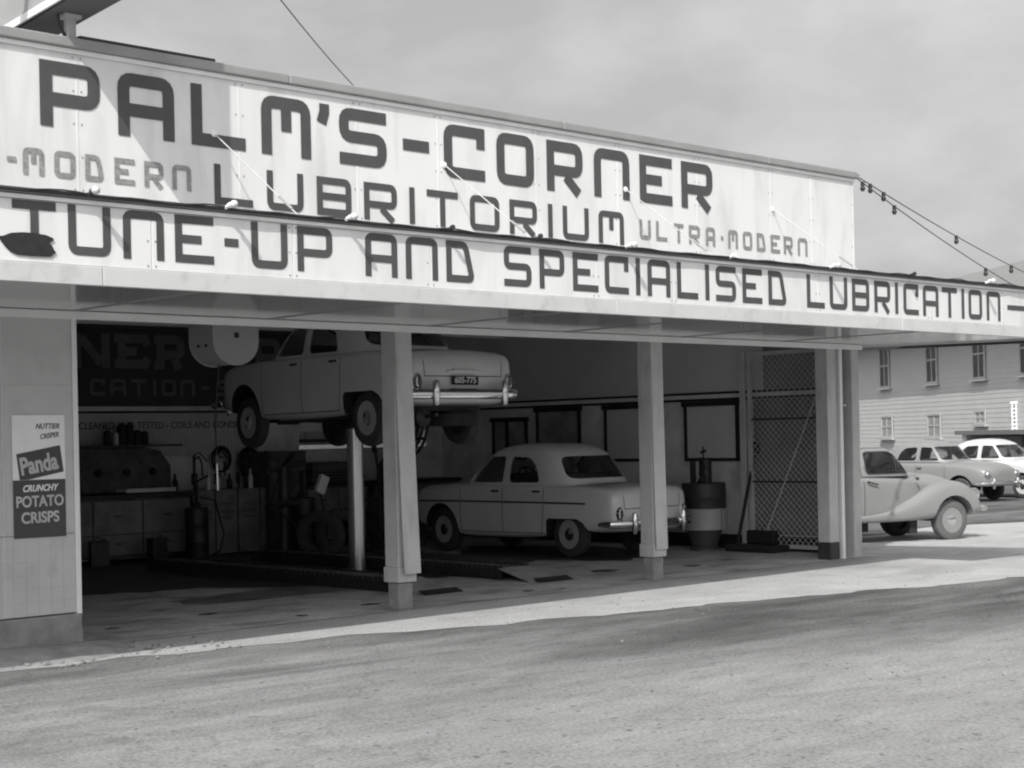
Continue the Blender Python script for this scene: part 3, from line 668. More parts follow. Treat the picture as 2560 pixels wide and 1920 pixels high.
    for w_, nm in ((W1, 'front_window'), (W2, 'rear_window')):
        for s_ in (1, -1): patch(cv_, w_, 'y', s_, .016).build(nm, GLASS, T, smooth=True)
    patch(cv_, WR, 'x', -1, .016).build('back_window', GLASS, T, smooth=True); patch(cv_, WF, 'x', 1, .016).build('windscreen', GLASS, T, smooth=True)
    # panel gaps, handles, waist moulding
    for s_ in (1, -1):
        for ln in ([(.86, .31), (.86, .955)], [(-.06, .31), (-.06, .965)], [(-.90, .60), (-.90, .965)], [(-.90, .60), (-.84, .33)], [(.86, .31), (-.84, .32)]):
            ribbon(bv, ln, 'y', s_, .011, .0015).build('panel_gap', SEAM, T)
        if trim:
            for ln in ([(1.86, .725), (.87, .735)], [(.85, .735), (-.05, .735)], [(-.07, .735), (-.89, .735)], [(-.91, .735), (-1.72, .73)]): ribbon(bv, ln, 'y', s_, .024, .006).build('side_moulding', TRIM, T)
        for x in (.07, -.78):
            hit = bv.ray_cast(Vector((x, 3 * s_, .885)), Vector((0, -s_, 0)))
            if hit[0]:
                y = hit[0].y; MB().rod((x - .075, y + s_ * .035, .885), (x + .065, y + s_ * .032, .885), .013, 8).rod((x + .05, y - s_ * .01, .885), (x + .05, y + s_ * .035, .885), .016, 8).build('door_handle', IRON, T, smooth=True)
    # boot lid line, lamps, plate, bumper
    zb_ = st[3][3]; 
    ribbon(bv, [(-.56, .66), (.56, .66)], 'x', -1, .010, .0015).build('panel_gap', SEAM, T)
    for s_ in (1, -1): ribbon(bv, [(s_ * .56, .66), (s_ * .575, .86)], 'x', -1, .010, .0015).build('panel_gap', SEAM, T)
    hm = MB(); hc = bv.ray_cast(Vector((-6, 0, .70)), Vector((1, 0, 0)))[0]
    hm.box(hc.x - .02, hc.x + .02, -.25, .25, .705, .725).box(hc.x - .035, hc.x, -.16, .16, .725, .735)
    hm.build('boot_handle', paint, T, bevel=.008)
    for s_ in (1, -1):
        h = bv.ray_cast(Vector((-6, s_ * .66, .60)), Vector((1, 0, 0)))[0]
        if h is None: continue
        MB().lathe([(.05, .03), (.05, -.02), (.038, -.04), (.001, -.05)], (h.x, h.y, .60), 16, 'x', Matrix.Translation((0, 0, .60)) @ Matrix.Scale(1.9, 4, (0, 0, 1)) @ Matrix.Translation((0, 0, -.60))).build('tail_lamp', CHROME, T, smooth=True)
        MB().lathe([(.030, -.04), (.024, -.055), (.001, -.062)], (h.x, h.y, .60), 14, 'x', Matrix.Translation((0, 0, .60)) @ Matrix.Scale(1.9, 4, (0, 0, 1)) @ Matrix.Translation((0, 0, -.60))).build('tail_lens', REDG, T, smooth=True)
    def bumper(sg, x0):
        q = MB(); b = q.b; path = [(x0 - sg * .30, .815), (x0 - sg * .10, .80), (x0 - sg * .02, .70), (x0, .45), (x0 + sg * .01, 0)]; path = path + [(x, -y) for x, y in path[-2::-1]]
        pr = [(-.0, -.055), (.03, -.045), (.045, -.015), (.045, .015), (.03, .045), (0, .055), (-.01, .03), (-.01, -.03)]; rings_ = []
        for i, (x, y) in enumerate(path):
            a = Vector(path[max(i - 1, 0)]); c = Vector(path[min(i + 1, len(path) - 1)]); d = (c - a).normalized(); nn = Vector((-d.y, d.x)) * (1 if sg < 0 else 1)
            o_ = Vector((sg, 0)); nn = nn if nn.dot(Vector((sg, .001)) + Vector((0, 1 if y > .6 else (-1 if y < -.6 else 0)))) > 0 else -nn
            e = .55 if i in (0, len(path) - 1) else 1
            rings_.append([b.verts.new((x + nn.x * p, y + nn.y * p, .465 + qz * e)) for p, qz in pr])
        for A, B in zip(rings_, rings_[1:]):
            for i in range(8): b.faces.new((A[i], A[(i + 1) % 8], B[(i + 1) % 8], B[i]))
        b.faces.new(rings_[0]); b.faces.new(rings_[-1]); o = q.build('bumper', CHROME, T, smooth=True)
        for s_ in (1, -1):
            MB().lathe([(.001, -.15), (.03, -.135), (.042, -.09), (.05, 0), (.045, .08), (.034, .13), (.001, .15)], (x0 + sg * .045, s_ * .50, .475), 14, 'z').build('overrider', CHROME, o, smooth=True)
            MB().box(min(x0 - sg * .2, x0 + sg * .01), max(x0 - sg * .2, x0 + sg * .01), s_ * .42 - .03, s_ * .42 + .03, .42, .47).build('bumper_bracket', IRON, o)
    bumper(-1, -2.30); bumper(1, 2.14)
    if plate:
        h = bv.ray_cast(Vector((-6, 0, .60)), Vector((1, 0, 0)))[0]
        po = MB().box(h.x - .035, h.x - .02, -.19, .19, .565, .665).build('number_plate', BLACK, T)
        text(plate, .095, (0, 0, 0), (math.radians(90), 0, math.radians(-90)), WHITE2, po, name='plate_lettering', off=.0015, sx=1.0).location = (h.x - .0375, 0, .615)
    if front:
        for s_ in (1, -1):
            h = bv.ray_cast(Vector((6, s_ * .60, .70)), Vector((-1, 0, 0)))[0]
            if h: 
                MB().lathe([(.10, -.06), (.105, .01), (.085, .035), (.001, .055)], (h.x, h.y, .70), 20, 'x').build('headlight', CHROME, T, smooth=True)
        gr = MB()
        for k_ in range(7): gr.box(2.06, 2.13, -.32, .32, .44 + k_ * .045, .46 + k_ * .045)
        gr.build('grille', CHROME, T, bevel=.004)
        MB().box(2.0, 2.10, -.33, .33, .42, .77).build('grille_well', UNDER, T)
    # wheels
    for ax in (fa, ra):
        for s_ in (1, -1): wheel(T, (ax, s_ * wy, wr - droop), wr, .15, s_, tyre, CHROME, disc or paint)
    # seats and steering wheel seen through the glass
    for x in (.05, -.80):
        MB().box(x - .1, x + .04, -.60, .60, .6, 1.12).build('seat_back', SEAT, T, bevel=.04)
    q = MB(); c = Vector((.55, -.33, 1.02)); M_ = Matrix.Translation(c) @ Matrix.Rotation(math.radians(-62), 4, 'Y')
    ringp = [M_ @ Vector((.19 * math.cos(t), .19 * math.sin(t), 0)) for t in [2 * math.pi * i / 24 for i in range(25)]]
    q.tube(ringp, .012, 6); q.tube([M_ @ Vector((-.19, 0, 0)), M_ @ Vector((.19, 0, 0))], .012, 6); q.rod(c, (.85, -.33, .8), .02)
    q.build('steering_wheel', BLACK, T)
    if under:
        MB().box(-1.95, 1.7, -.45, .45, .29, .36).build('floor_pan', UNDER, T)
        q = MB().rod((ra, -.55, .30), (ra, .55, .30), .045, 12); q.lathe([(.001, -.2), (.10, -.15), (.16, 0), (.10, .15), (.001, .2)], (ra, 0, .29), 16, 'y'); q.rod((ra, 0, .29), (.9, 0, .36), .04, 10); q.build('rear_axle', IRON, T, smooth=True)
        MB().lathe([(.04, -.05), (.11, 0), (.11, .55), (.04, .6)], (-1.95, .38, .22), 16, 'x').tube([(-1.35, .38, .22), (-.6, .34, .2), (.6, .3, .25), (1.2, .25, .35)], .025, 8).tube([(-1.97, .38, .22), (-2.22, .40, .24)], .022, 8).build('exhaust', OILY, T, smooth=True)
        MB().lathe([(.30, 0), (.31, .02), (.31, .13), (.22, .19), (.05, .2)][::-1], (-1.75, -.18, .12), 20, 'z').build('spare_wheel_well', UNDER, T, smooth=True)
        q = MB()
        for s_ in (1, -1):
            q.tube([(fa, s_ * .6, .28), (fa - .05, s_ * .15, .3)], .03, 8).rod((fa, s_ * .5, .25), (fa, s_ * .46, .8), .05, 10).tube([(fa + .12, s_ * .58, .3), (fa + .45, s_ * .35, .32)], .018, 6)
        q.box(fa - .15, fa + .1, -.35, .35, .22, .30).rod((fa + .2, .0, .2), (fa + .2, 0, .45), .15, 12).build('front_suspension', UNDER, T)
        for s_ in (1, -1): MB().box(ra - .55, ra + .6, s_ * .45 - .03, s_ * .45 + .03, .235, .262).build('leaf_spring', IRON, T)
    return T
GP = 'light saloon cars being serviced in the garage'
A90 = math.radians(90)
saloon((5.97, 4.28, .009), A90, PAINT2, k=.935, label='pale rounded saloon standing on the garage floor between the second and third columns', group=GP, disc=mat('wheel_disc', .40, .4))
saloon((2.08, 3.38, 1.61), A90 - .053, PAINT, k=.935, droop=.09, label='grey saloon with dark number plate raised high on the lift post', group=GP, under=True, plate='605-775', tyre=TYRE, trim=False, disc=mat('wheel_disc', .40, .4))
FG = 'cars parked before the weatherboard building'
vint = [(-2.2, .50, .50, .80, .84), (-2.12, .62, .42, .93, .97), (-1.9, .72, .38, 1.0, 1.06), (-1.4, .78, .36, 1.02, 1.10), (-.8, .80, .34, 1.02, 1.08), (0, .81, .34, 1.02, 1.06), (.8, .80, .34, 1.0, 1.08), (1.3, .79, .36, .96, 1.07), (1.8, .77, .38, .90, 1.03), (2.05, .70, .42, .82, .95), (2.14, .55, .48, .7, .82)]
vring = [(1.03, .86, -1.35, .73), (1.15, .74, -1.28, .71), (1.30, .60, -1.15, .67), (1.44, .46, -1.0, .62), (1.53, .30, -.85, .56), (1.585, .1, -.62, .44), (1.61, -.1, -.42, .26)]
th = math.atan2(-.994, -.10)
saloon((26.75, 10.9, gz(27) + .0), th, PAINT4, k=.96, label='grey rounded car with bright headlights and chrome grille behind the pale pickup', group=FG, front=True, stations=vint, ring=vring, trim=False, disc=PAINT4)
saloon((29.05, 10.5, gz(28)), th, PAINT5, k=.96, label='white car at the right edge parked alongside the grey one', group=FG, front=True, stations=vint, ring=vring, trim=False, disc=PAINT5)

# pickup with swept front wings
def pickup(loc, rz):
    T = empty('pickup_truck', loc, rz, label='pale small pickup with swept front wing parked beyond the last column', cat='pickup truck'); k = .97; T.scale = (k, k, k)
    P = PAINT3; fa, wr = 1.17, .335
    st = [(-1.02, .74, .36, 1.06, 1.10), (-1.0, .765, .345, 1.07, 1.11), (-.5, .775, .335, 1.07, 1.10), (.0, .765, .33, 1.05, 1.10), (.42, .73, .33, 1.02, 1.12), (.62, .66, .36, .98, 1.13), (.9, .60, .42, .95, 1.11), (1.3, .53, .45, .92, 1.07), (1.58, .46, .5, .86, 1.0), (1.66, .38, .55, .78, .92)]
    body = loft([section(*s_) for s_ in st]).build('cab', P, T); sub(body, 2); bv = bvh_of(body)
    for s_ in (1, -1): cut(body, MB().prism([(fa + .42 * math.cos(a), .30 + .42 * math.sin(a)) for a in [math.pi * i / 12 for i in range(13)]], 'y', s_ * .40, s_ * 1))
    for p in body.data.polygons: p.use_smooth = True
    # wings
    tops = [(-1.0, .50), (-.6, .52), (-.25, .55), (.0, .60), (.2, .66), (.4, .75), (.6, .83), (.8, .92), (1.0, .97), (1.2, .985), (1.4, .96), (1.58, .88), (1.70, .76), (1.76, .62)]
    for s_ in (1, -1):
        rings = []
        for i, (x, zt) in enumerate(tops):
            zb = .345 if x < 1.5 else .345 + (x - 1.5) * .45; yo = .782 + .045 * sm((x + .35) / .9) - (.07 if x > 1.7 else (.02 if x > 1.5 else 0)); yi = .66 if x < .3 else .66 - .30 * sm((x - .3) / .5)
            ym = (yo + yi) / 2
            rings.append([(x, s_ * y, z) for y, z in ((yi, zb), (yo - .02, zb), (yo, zb + (zt - zb) * .3), (yo, zb + (zt - zb) * .62), (yo - .035, zt - .07), (yo - .12 if x > .3 else yo - .05, zt - .01), (ym, zt), (yi, zt - .03))])
        w = loft(rings).build('front_wing', P, T); sub(w, 2)
        bm_ = bmesh.new(); bm_.from_mesh(w.data); bmesh.ops.recalc_face_normals(bm_, faces=bm_.faces); bm_.to_mesh(w.data); bm_.free()
        arch = [(fa + (wr + .075) * math.cos(a), .325 + (wr + .075) * math.sin(a)) for a in [math.pi * i / 14 for i in range(15)]]; arch = [(fa + wr + .13, .1)] + arch + [(fa - wr - .12, .1)]
        cut(w, MB().prism(arch, 'y', s_ * .30, s_ * 1.1))
        for p in w.data.polygons: p.use_smooth = True
        try: w.data.set_sharp_from_angle(angle=math.radians(40))
        except Exception: pass
        MB().lathe([(.09, -.10), (.10, 0), (.085, .03), (.001, .045)], (1.72, s_ * .66, .74), 20, 'x').build('headlight', CHROME, T, smooth=True)
        wl = MB().prism([(fa + .40 * math.cos(a), .33 + .40 * math.sin(a)) for a in [math.pi * i / 12 for i in range(13)]], 'y', s_ * .36, s_ * .40).build('wheel_arch_liner', UNDER, T)
    # cab top
    rg = [(1.07, .52, -.93, .70), (1.18, .44, -.92, .69), (1.32, .33, -.90, .655), (1.45, .22, -.87, .61), (1.54, .08, -.80, .55), (1.60, -.08, -.68, .44), (1.625, -.25, -.52, .24)]
    rings = []
    for z, xf, xb, w_ in rg:
        r_ = []
        for i in range(28):
            a = 2 * math.pi * i / 28; ca, sa = math.cos(a), math.sin(a); e = 2 / 4.5
            x = math.copysign(abs(ca) ** e, ca); y = math.copysign(abs(sa) ** e, sa); r_.append(((xf + xb) / 2 + (xf - xb) / 2 * x, w_ * y, z))
        rings.append(r_)
    q = loft(rings, False); r_ = [v for v in q.b.verts][-28:]; cv = q.b.verts.new(Vector((sum(v.co.x for v in r_) / 28, 0, 1.63)))
    for i in range(28): q.b.faces.new((r_[i], r_[(i + 1) % 28], cv))
    cab = q.build('roof', P, T); sub(cab, 2); cv_ = bvh_of(cab); so_ = cab.modifiers.new('t', 'SOLIDIFY'); so_.thickness = .03; so_.offset = -1; bake(cab)
    W1 = roundpoly([(-.50, 1.12), (-.50, 1.47), (.02, 1.47), (.18, 1.40), (.37, 1.12)], .07); WF = roundpoly([(-.58, 1.14), (-.52, 1.45), (.52, 1.45), (.58, 1.14)], .06); WB = roundpoly([(-.3, 1.2), (-.3, 1.42), (.3, 1.42), (.3, 1.2)], .05)
    cut(cab, MB().prism(W1, 'y', -1, 1)); cut(cab, MB().prism(WF, 'x', .1, 2)); cut(cab, MB().prism(WB, 'x', -2, -.6))
    for p in cab.data.polygons: p.use_smooth = True
    for s_ in (1, -1):
        patch(cv_, W1, 'y', s_, .014).build('side_window', CLEAR, T, smooth=True)
        ribbon(cv_, [(.10, 1.12), (.10, 1.43)], 'y', s_, .022, -.004).build('quarter_light_bar', IRON, T)
        ribbon(cv_, [p for p in W1] + [W1[0]], 'y', s_, .022, .002).build('window_rubber', IRON, T)
        ribbon(bv, [(-.60, .36), (-.60, 1.06)], 'y', s_, .012, .002).build('panel_gap', SEAM, T)
        hit = bv.ray_cast(Vector((-.50, 3 * s_, .98)), Vector((0, -s_, 0)))[0]
        MB().rod((-.54, hit.y + s_ * .04, 1.0), (-.36, hit.y + s_ * .04, .955), .012, 8).rod((-.53, hit.y, 1.0), (-.53, hit.y + s_ * .045, 1.0), .014, 8).build('door_handle', IRON, T, smooth=True)
        MB().rod((.44, hit.y - s_ * .02, 1.03), (.44, hit.y + s_ * .03, 1.02), .014, 8).rod((.44, hit.y + s_ * .03, 1.0), (.44, hit.y + s_ * .03, 1.05), .02, 10).build('trafficator', IRON, T, smooth=True)
    patch(cv_, WF, 'x', 1, .014).build('windscreen', CLEAR, T, smooth=True); patch(cv_, WB, 'x', -1, .014).build('back_window', CLEAR, T, smooth=True)
    ribbon(cv_, [(-.60, 1.08), (-.60, 1.40), (-.56, 1.50), (-.45, 1.535), (.0, 1.53)], 'y', 1, .011, .002).build('panel_gap', SEAM, T); ribbon(cv_, [(-.60, 1.08), (-.60, 1.40), (-.56, 1.50), (-.45, 1.535), (.0, 1.53)], 'y', -1, .011, .002).build('panel_gap', SEAM, T)
    MB().lathe([(.001, 0), (.045, .01), (.045, .03), (.001, .035)], (-.86, -.79, .86), 14, 'y').build('filler_cap', IRON, T)
    # tray
    q = MB().box(-2.35, -1.04, -.78, .78, .52, .56).box(-2.35, -1.04, -.80, -.77, .56, .95).box(-2.35, -1.04, .77, .80, .56, .95).box(-2.37, -2.34, -.80, .80, .54, .95)
    q.build('tray', P, T, bevel=.01)
    MB().box(-2.3, 1.6, -.38, -.30, .36, .46).box(-2.3, 1.6, .30, .38, .36, .46).build('chassis', UNDER, T)
    MB().box(-.9, -.4, -.58, -.50, .20, .36).box(.35, .50, -.68, -.60, .14, .36).build('hanging_bracket', UNDER, T)
    for ax in (fa, -1.18):
        for s_ in (1, -1): wheel(T, (ax, s_ * .66, wr), wr, .16, s_, TYREL if s_ < 0 else BLACK, CHROME, P if s_ < 0 else UNDER)
    q = MB().rod((fa, -.6, wr), (fa, .6, wr), .04).rod((-1.18, -.6, wr), (-1.18, .6, wr), .05); q.build('axle', UNDER, T)
    MB().tube([(1.86, -.74, .50), (1.95, -.55, .50), (1.98, 0, .50), (1.95, .55, .50), (1.86, .74, .50)], .045, 8).build('bumper', CHROME, T, smooth=True)
    MB().box(-.25, -.1, -.6, .6, .6, 1.2).build('seat_back', SEAT, T, bevel=.03)
    q = MB(); c = Vector((.12, -.33, 1.12)); M_ = Matrix.Translation(c) @ Matrix.Rotation(math.radians(-60), 4, 'Y')
    q.tube([M_ @ Vector((.18 * math.cos(t), .18 * math.sin(t), 0)) for t in [2 * math.pi * i / 20 for i in range(21)]], .011, 6); q.build('steering_wheel', BLACK, T)
    return T
# front wheel (right side) meets the ground near (12.9, 2.1)
hx, hy = .951, -.308
ang = math.atan2(hy, hx)
wx, wy_ = 12.90, 2.12
lx, ly = 1.17 * .97, -.66 * .97
px = wx - (lx * math.cos(ang) - ly * math.sin(ang)); py = wy_ - (lx * math.sin(ang) + ly * math.cos(ang))
pickup((px, py, gz(px) - .01), ang)
# ------------------------------------------------------------------ things in and around the garage
# lift: post, head and drive-on tracks
T = empty('car_lift', (2.12, 3.42, .009), label='single bright hydraulic lift post standing between the floor tracks', cat='car lift')
MB().rod((0, 0, 0), (0, 0, 1.80), .098, 28).build('post', STEEL, T, smooth=True)
MB().lathe([(.17, 0), (.17, .03), (.12, .05)], (0, 0, .0), 24).build('floor_ring', IRON, T, smooth=True)
q = MB().box(-.18, .18, -.55, .55, 1.80, 1.85).box(-.50, .50, -.62, -.50, 1.83, 1.88).box(-.50, .50, .50, .62, 1.83, 1.88); q.build('cradle', IRON, T, bevel=.01)
MB().lathe([(.13, 1.72), (.20, 1.75), (.20, 1.79), (.001, 1.80)][::-1], (0, 0, 0), 20).build('swivel', UNDER, T, smooth=True)
def track(u, v0, v1, label):
    o = empty('floor_track', (u, v0, .009), label=label, cat='lift track', group='pair of drive-on tracks of the lift')
    L_ = v1 - v0; w = .40
    MB().box(0, w, .48, L_, .115, .135).build('plate', mat('worn_track_plate', .12, .5, .2, var=.4, scale=6), o)
    q = MB()
    n = int((L_ - .48) / .085)
    for k in range(n):
        y = .48 + k * .085
        for x in (-.012, w - .012): q.box(x, x + .024, y, y + .055, .108, .152)
    q.build('toothed_edge', UNDER, o)['kind'] = 'stuff'
    for x in (0, w - .03): MB().box(x, x + .03, .5, L_, 0, .112).build('side_rail', UNDER, o)
    b = MB(); b.prism([(0, .0), (.48, .118), (.48, .132), (.0, .016)], 'x', -.05, w + .05); b.build('ramp', mat('dusty_ramp', .27, .7, var=.25, scale=5), o)
    MB().prism([(-.13, .01), (-.02, .045), (-.02, .03), (-.12, .0)], 'x', .0, w + .10).build('end_flap', BLACK, o)
    return o
track(.97, .95, 6.2, 'near black toothed track on the garage floor behind the first column')
track(2.62, .98, 6.2, 'far black toothed track on the garage floor beside the parked saloon')

# big painted sign over the back bench
SV = 8.36
o = fixed('painted_sign', (2.4, SV, 2.1), label='large dark painted signboard high on the back wall with dim lettering', cat='sign')
MB().box(-1.2, 6.6, SV - .02, SV, 2.135, 3.22).build('board', DARKW, o)
MB().box(-1.2, 6.6, SV - .05, SV, 3.222, 3.30).build('top_rail', mat('dim_rail', .06, .5), o)
MB().box(-1.2, 7.6, SV - .06, SV, 2.07, 2.125).build('bottom_rail', LOWW, o)
big = [('O', -.76, -.30), ('r', -.16, .33), ('n', .43, .95)]
for c, a, b in [('e', 1.773, 2.294), ('r', 2.398, 2.893)] + [('n', 1.14, 1.695), ('r', .50, 1.03), ('O', -.12, .40), ('C', -.75, -.22)]: letter(c, a, b, 2.66, 3.14, .125, SV - .0245, SIGNL, o)
letter('A', 4.10, 4.55, 2.66, 3.14, .11, SV - .0245, SIGNL, o); letter('N', 4.70, 5.2, 2.66, 3.14, .11, SV - .0245, SIGNL, o)
for c, a, b in [('U', -.02, .21), ('B', .31, .54), ('R', .62, .86), ('I', .96, 1.02), ('C', 1.387, 1.617), ('A', 1.695, 1.941), ('T', 2.02, 2.26), ('I', 2.364, 2.422), ('O', 2.503, 2.738), ('N', 2.809, 3.049), ('-', 3.158, 3.292), ('S', 3.427, 3.688)]: letter(c, a, b, 2.28, 2.513, .05, SV - .0245, SIGNL, o)
# ribbed sheet with a line of small lettering
o = fixed('ribbed_sheet', (2.0, SV, 1.5), label='pale ribbed wall sheet with a line of small lettering above the bench', cat='wall panel')
q = MB(); us_ = [-1.2 + .03 * k for k in range(178)]
A = [q.b.verts.new((u, SV - .018 - .010 * (k % 2), 1.42)) for k, u in enumerate(us_)]; B = [q.b.verts.new((u, SV - .018 - .010 * (k % 2), 2.035)) for k, u in enumerate(us_)]
for i in range(len(us_) - 1): q.b.faces.new((A[i], A[i + 1], B[i + 1], B[i]))
s1 = q.build('sheet', mat('ribbed_paint', .55, .6, var=.08, scale=5), o)
text('CLEANED AND TESTED - COILS AND CONDENSERS', .135, (2.66, SV - .034, 1.86), (A90, 0, 0), INK, s1, off=.001, sx=.93)
MB().box(-1.2, 4.1, SV - .035, SV - .03, 2.036, 2.066).build('dark_batten', BLACK, o)

# back benches
def bench(u0, u1, v0, v1, h, label, drawers, m_=BENCH2, panel=True):
    c = (u0 + u1) / 2; o = fixed('workbench', (c, (v0 + v1) / 2, .009), label=label, cat='workbench')
    MB().box(u0, u1, v0 - .03, v1, h - .05, h).build('bench_top', OILY, o, bevel=.006)
    MB().box(u0 + .03, u1 - .03, v0 + .03, v1, .10, h - .052).build('carcass', BENCH, o)
    n = len(drawers); w = (u1 - u0 - .06) / n
    for i, rows in enumerate(drawers):
        a = u0 + .03 + i * w; zz = .12
        for hgt in rows:
            zz2 = zz + hgt * (h - .19); d = MB().box(a + .012, a + w - .012, v0 + .008, v0 + .028, zz, zz2 - .015).build('door' if hgt > .3 else 'drawer', m_, o, bevel=.004)
            MB().box(a + w / 2 - .05, a + w / 2 + .05, v0 - .012, v0 + .008, (zz + zz2) / 2 + .0, (zz + zz2) / 2 + .02).build('handle', IRON, d, bevel=.004); zz = zz2
    return o
BV = 7.66
bench(.25, 2.55, BV, 8.33, .93, 'wide pale workbench with cupboard doors at the left of the back wall', [(.38, .62), (.38, .62), (.38, .62)])
# splashback with tap holes
o = fixed('test_bench_hood', (1.45, 8.2, .94), label='grey test panel with three dark knobs standing on the left workbench', cat='test panel')
q = MB(); q.prism([(.3, .94), (2.45, .94), (2.45, 1.30), (2.30, 1.50), (2.05, 1.56), (.3, 1.56)], 'y', 8.05, 8.14); q.build('panel', BENCH, o, bevel=.01)
MB().box(.3, 2.5, 7.80, 8.16, 1.565, 1.595).build('shelf', OILY, o)
for u in (1.32, 1.75, 2.15): MB().lathe([(.05, 0), (.055, -.03), (.03, -.06), (.001, -.065)], (u, 8.05, 1.22), 14, 'y').build('knob', BLACK, o, smooth=True)
MB().box(1.55, 2.32, 7.70, 8.0, .945, 1.0).build('drip_tray', LOWW, o, bevel=.01)
for i, (u, r, h) in enumerate(((1.42, .05, .20), (1.55, .035, .17), (1.63, .06, .30), (1.76, .05, .31), (1.87, .07, .20), (1.99, .05, .19))):
    lab = ['small dark tin at the left end of the shelf', 'slim pale jar beside the leftmost tin on the shelf', 'tall dark canister on the shelf, left of two', 'tall dark canister on the shelf, right of two', 'wide dark tin right of the tall canisters', 'small dim tin at the right end of the shelf group'][i]
    tt = tag(MB().lathe([(r, 0), (r, h * .85), (r * .7, h * .92), (r * .45, h)], (0, 0, 0), 14).build('tin', LOWW if i == 1 else BLACK, smooth=True), lab, 'tin', 'tins on the shelf over the left bench'); tt.location = (u, 7.95, 1.596)
# oil cabinets with hand pumps
tk = None
labs = ['oil cabinet with hand pump nearest the left workbench', 'second oil cabinet from the left workbench, pale glass on its pump', 'third oil cabinet from the left workbench', 'oil cabinet beside the dark tyre stand']
for i in range(4):
    u = 2.60 + i * .375; o = empty('oil_cabinet', (u, 7.72, .009), label=labs[i], cat='oil cabinet', group='oil cabinets along the back wall')
    MB().box(0, .355, 0, .5, .02, .93).build('tank', BENCH2, o, bevel=.02)
    MB().box(.06, .29, -.012, 0, .60, .63).box(.09, .26, -.012, 0, .52, .545).box(.07, .28, -.012, 0, .72, .735).build('label_strip', mat('dim_label', .12, .6), o)
    MB().rod((.18, .25, .93), (.18, .25, 1.42), .02, 8).rod((.18, .25, 1.0), (.18, .25, 1.16), .045, 12).tube([(.18, .25, 1.36), (.18, .12, 1.40), (.18, .05, 1.30), (.18, .04, 1.12)], .014, 6).build('pump', IRON, o, smooth=True)
    MB().tube([(.18, .25, 1.42), (.24, .2, 1.46), (.33, .15, 1.33)], .011, 6).build('crank', BLACK, o)
    MB().lathe([(.033, 0), (.036, .12), (.02, .17), (.012, .2)], (.10, .1, .93), 12).build('measure', LOWW if i == 1 else mat('dim_tin', .10, .35, .5), o, smooth=True)
    if i == 1: MB().rod((.18, .15, 1.2), (.18, .15, 1.38), .03, 10).build('sight_glass', LOWW, o, smooth=True)
# benches further right
bench(4.55, 5.75, 7.75, 8.33, .97, 'dark workbench under the strip window left of the lift post', [(.5, .5), (1.0,)], BENCH2)
bench(5.80, 7.60, 7.75, 8.33, .97, 'dark workbench along the back wall right of the lift post', [(1.0,), (1.0,), (1.0,)], BENCH2)
o = empty('tool_cupboard', (4.15, 7.6, .009), label='tall dark cupboard at the back behind the raised front wheel', cat='cupboard')
MB().box(-.35, .3, 0, .65, .02, 1.45).build('carcass', BENCH, o, bevel=.01); MB().box(-.33, -.03, -.02, -.001, .05, 1.42).build('door', BENCH, o, bevel=.004); MB().box(-.02, .28, -.02, -.001, .05, 1.42).build('door', BENCH, o, bevel=.004)
o = fixed('battery_charger', (5.1, 8.0, .98), label='dark flat case with a faint name strip on the bench under the window', cat='battery charger')
MB().box(4.75, 5.45, 7.85, 8.2, .975, 1.28).build('case', BENCH, o, bevel=.02); MB().box(4.85, 5.35, 7.84, 7.849, 1.17, 1.23).build('name_strip', mat('dim_label', .12, .6), o)
for k in range(3): MB().box(4.83, 5.37, 7.838, 7.849, 1.02 + .045 * k, 1.035 + .045 * k).build('louvre', BLACK, o)
# dark tyre stand with a leaning tyre
o = empty('tyre_stand', (3.05, 6.2, .009), label='tall dark iron tyre stand with arms beside the oil cabinets', cat='tyre stand')
MB().box(-.35, .35, -.3, .3, 0, .06).build('base', IRON, o, bevel=.01); MB().rod((0, 0, .06), (0, 0, 1.25), .07, 14).build('column', IRON, o, smooth=True)
MB().rod((-.3, 0, 1.18), (.35, 0, 1.30), .035).rod((0, 0, 1.25), (0, -.25, 1.42), .03).build('arm', IRON, o); MB().lathe([(.22, 0), (.26, .03), (.22, .07), (.08, .08)], (0, 0, .72), 20).build('table', IRON, o, smooth=True)
MB().tube([(-.1, -.1, 1.2), (-.35, -.2, .8), (.1, -.3, .35), (.35, -.2, .1)], .016, 6).build('air_hose', BLACK, o)
MB().box(.12, .26, -.05, .02, 1.03, 1.28, Matrix.Rotation(.4, 4, 'Y')).build('plate', LOWW, o)
def loose_tyre(loc, rx, rz, label):
    o = tag(MB().lathe([(.20, -.07), (.27, -.085), (.32, -.07), (.335, -.03), (.335, .03), (.32, .07), (.27, .085), (.20, .07), (.20, -.07)], (0, 0, 0), 32, 'y', None, False).build('tyre', TYRE, smooth=True), label, 'tyre', 'loose tyres on the garage floor')
    o.location = loc; o.rotation_euler = (rx, 0, rz); return o
loose_tyre((3.25, 5.65, .345), .12, -1.0, 'loose tyre leaning upright against the dark tyre stand')
loose_tyre((3.75, 5.9, .345), .15, -.75, 'loose tyre standing right of the tyre stand')
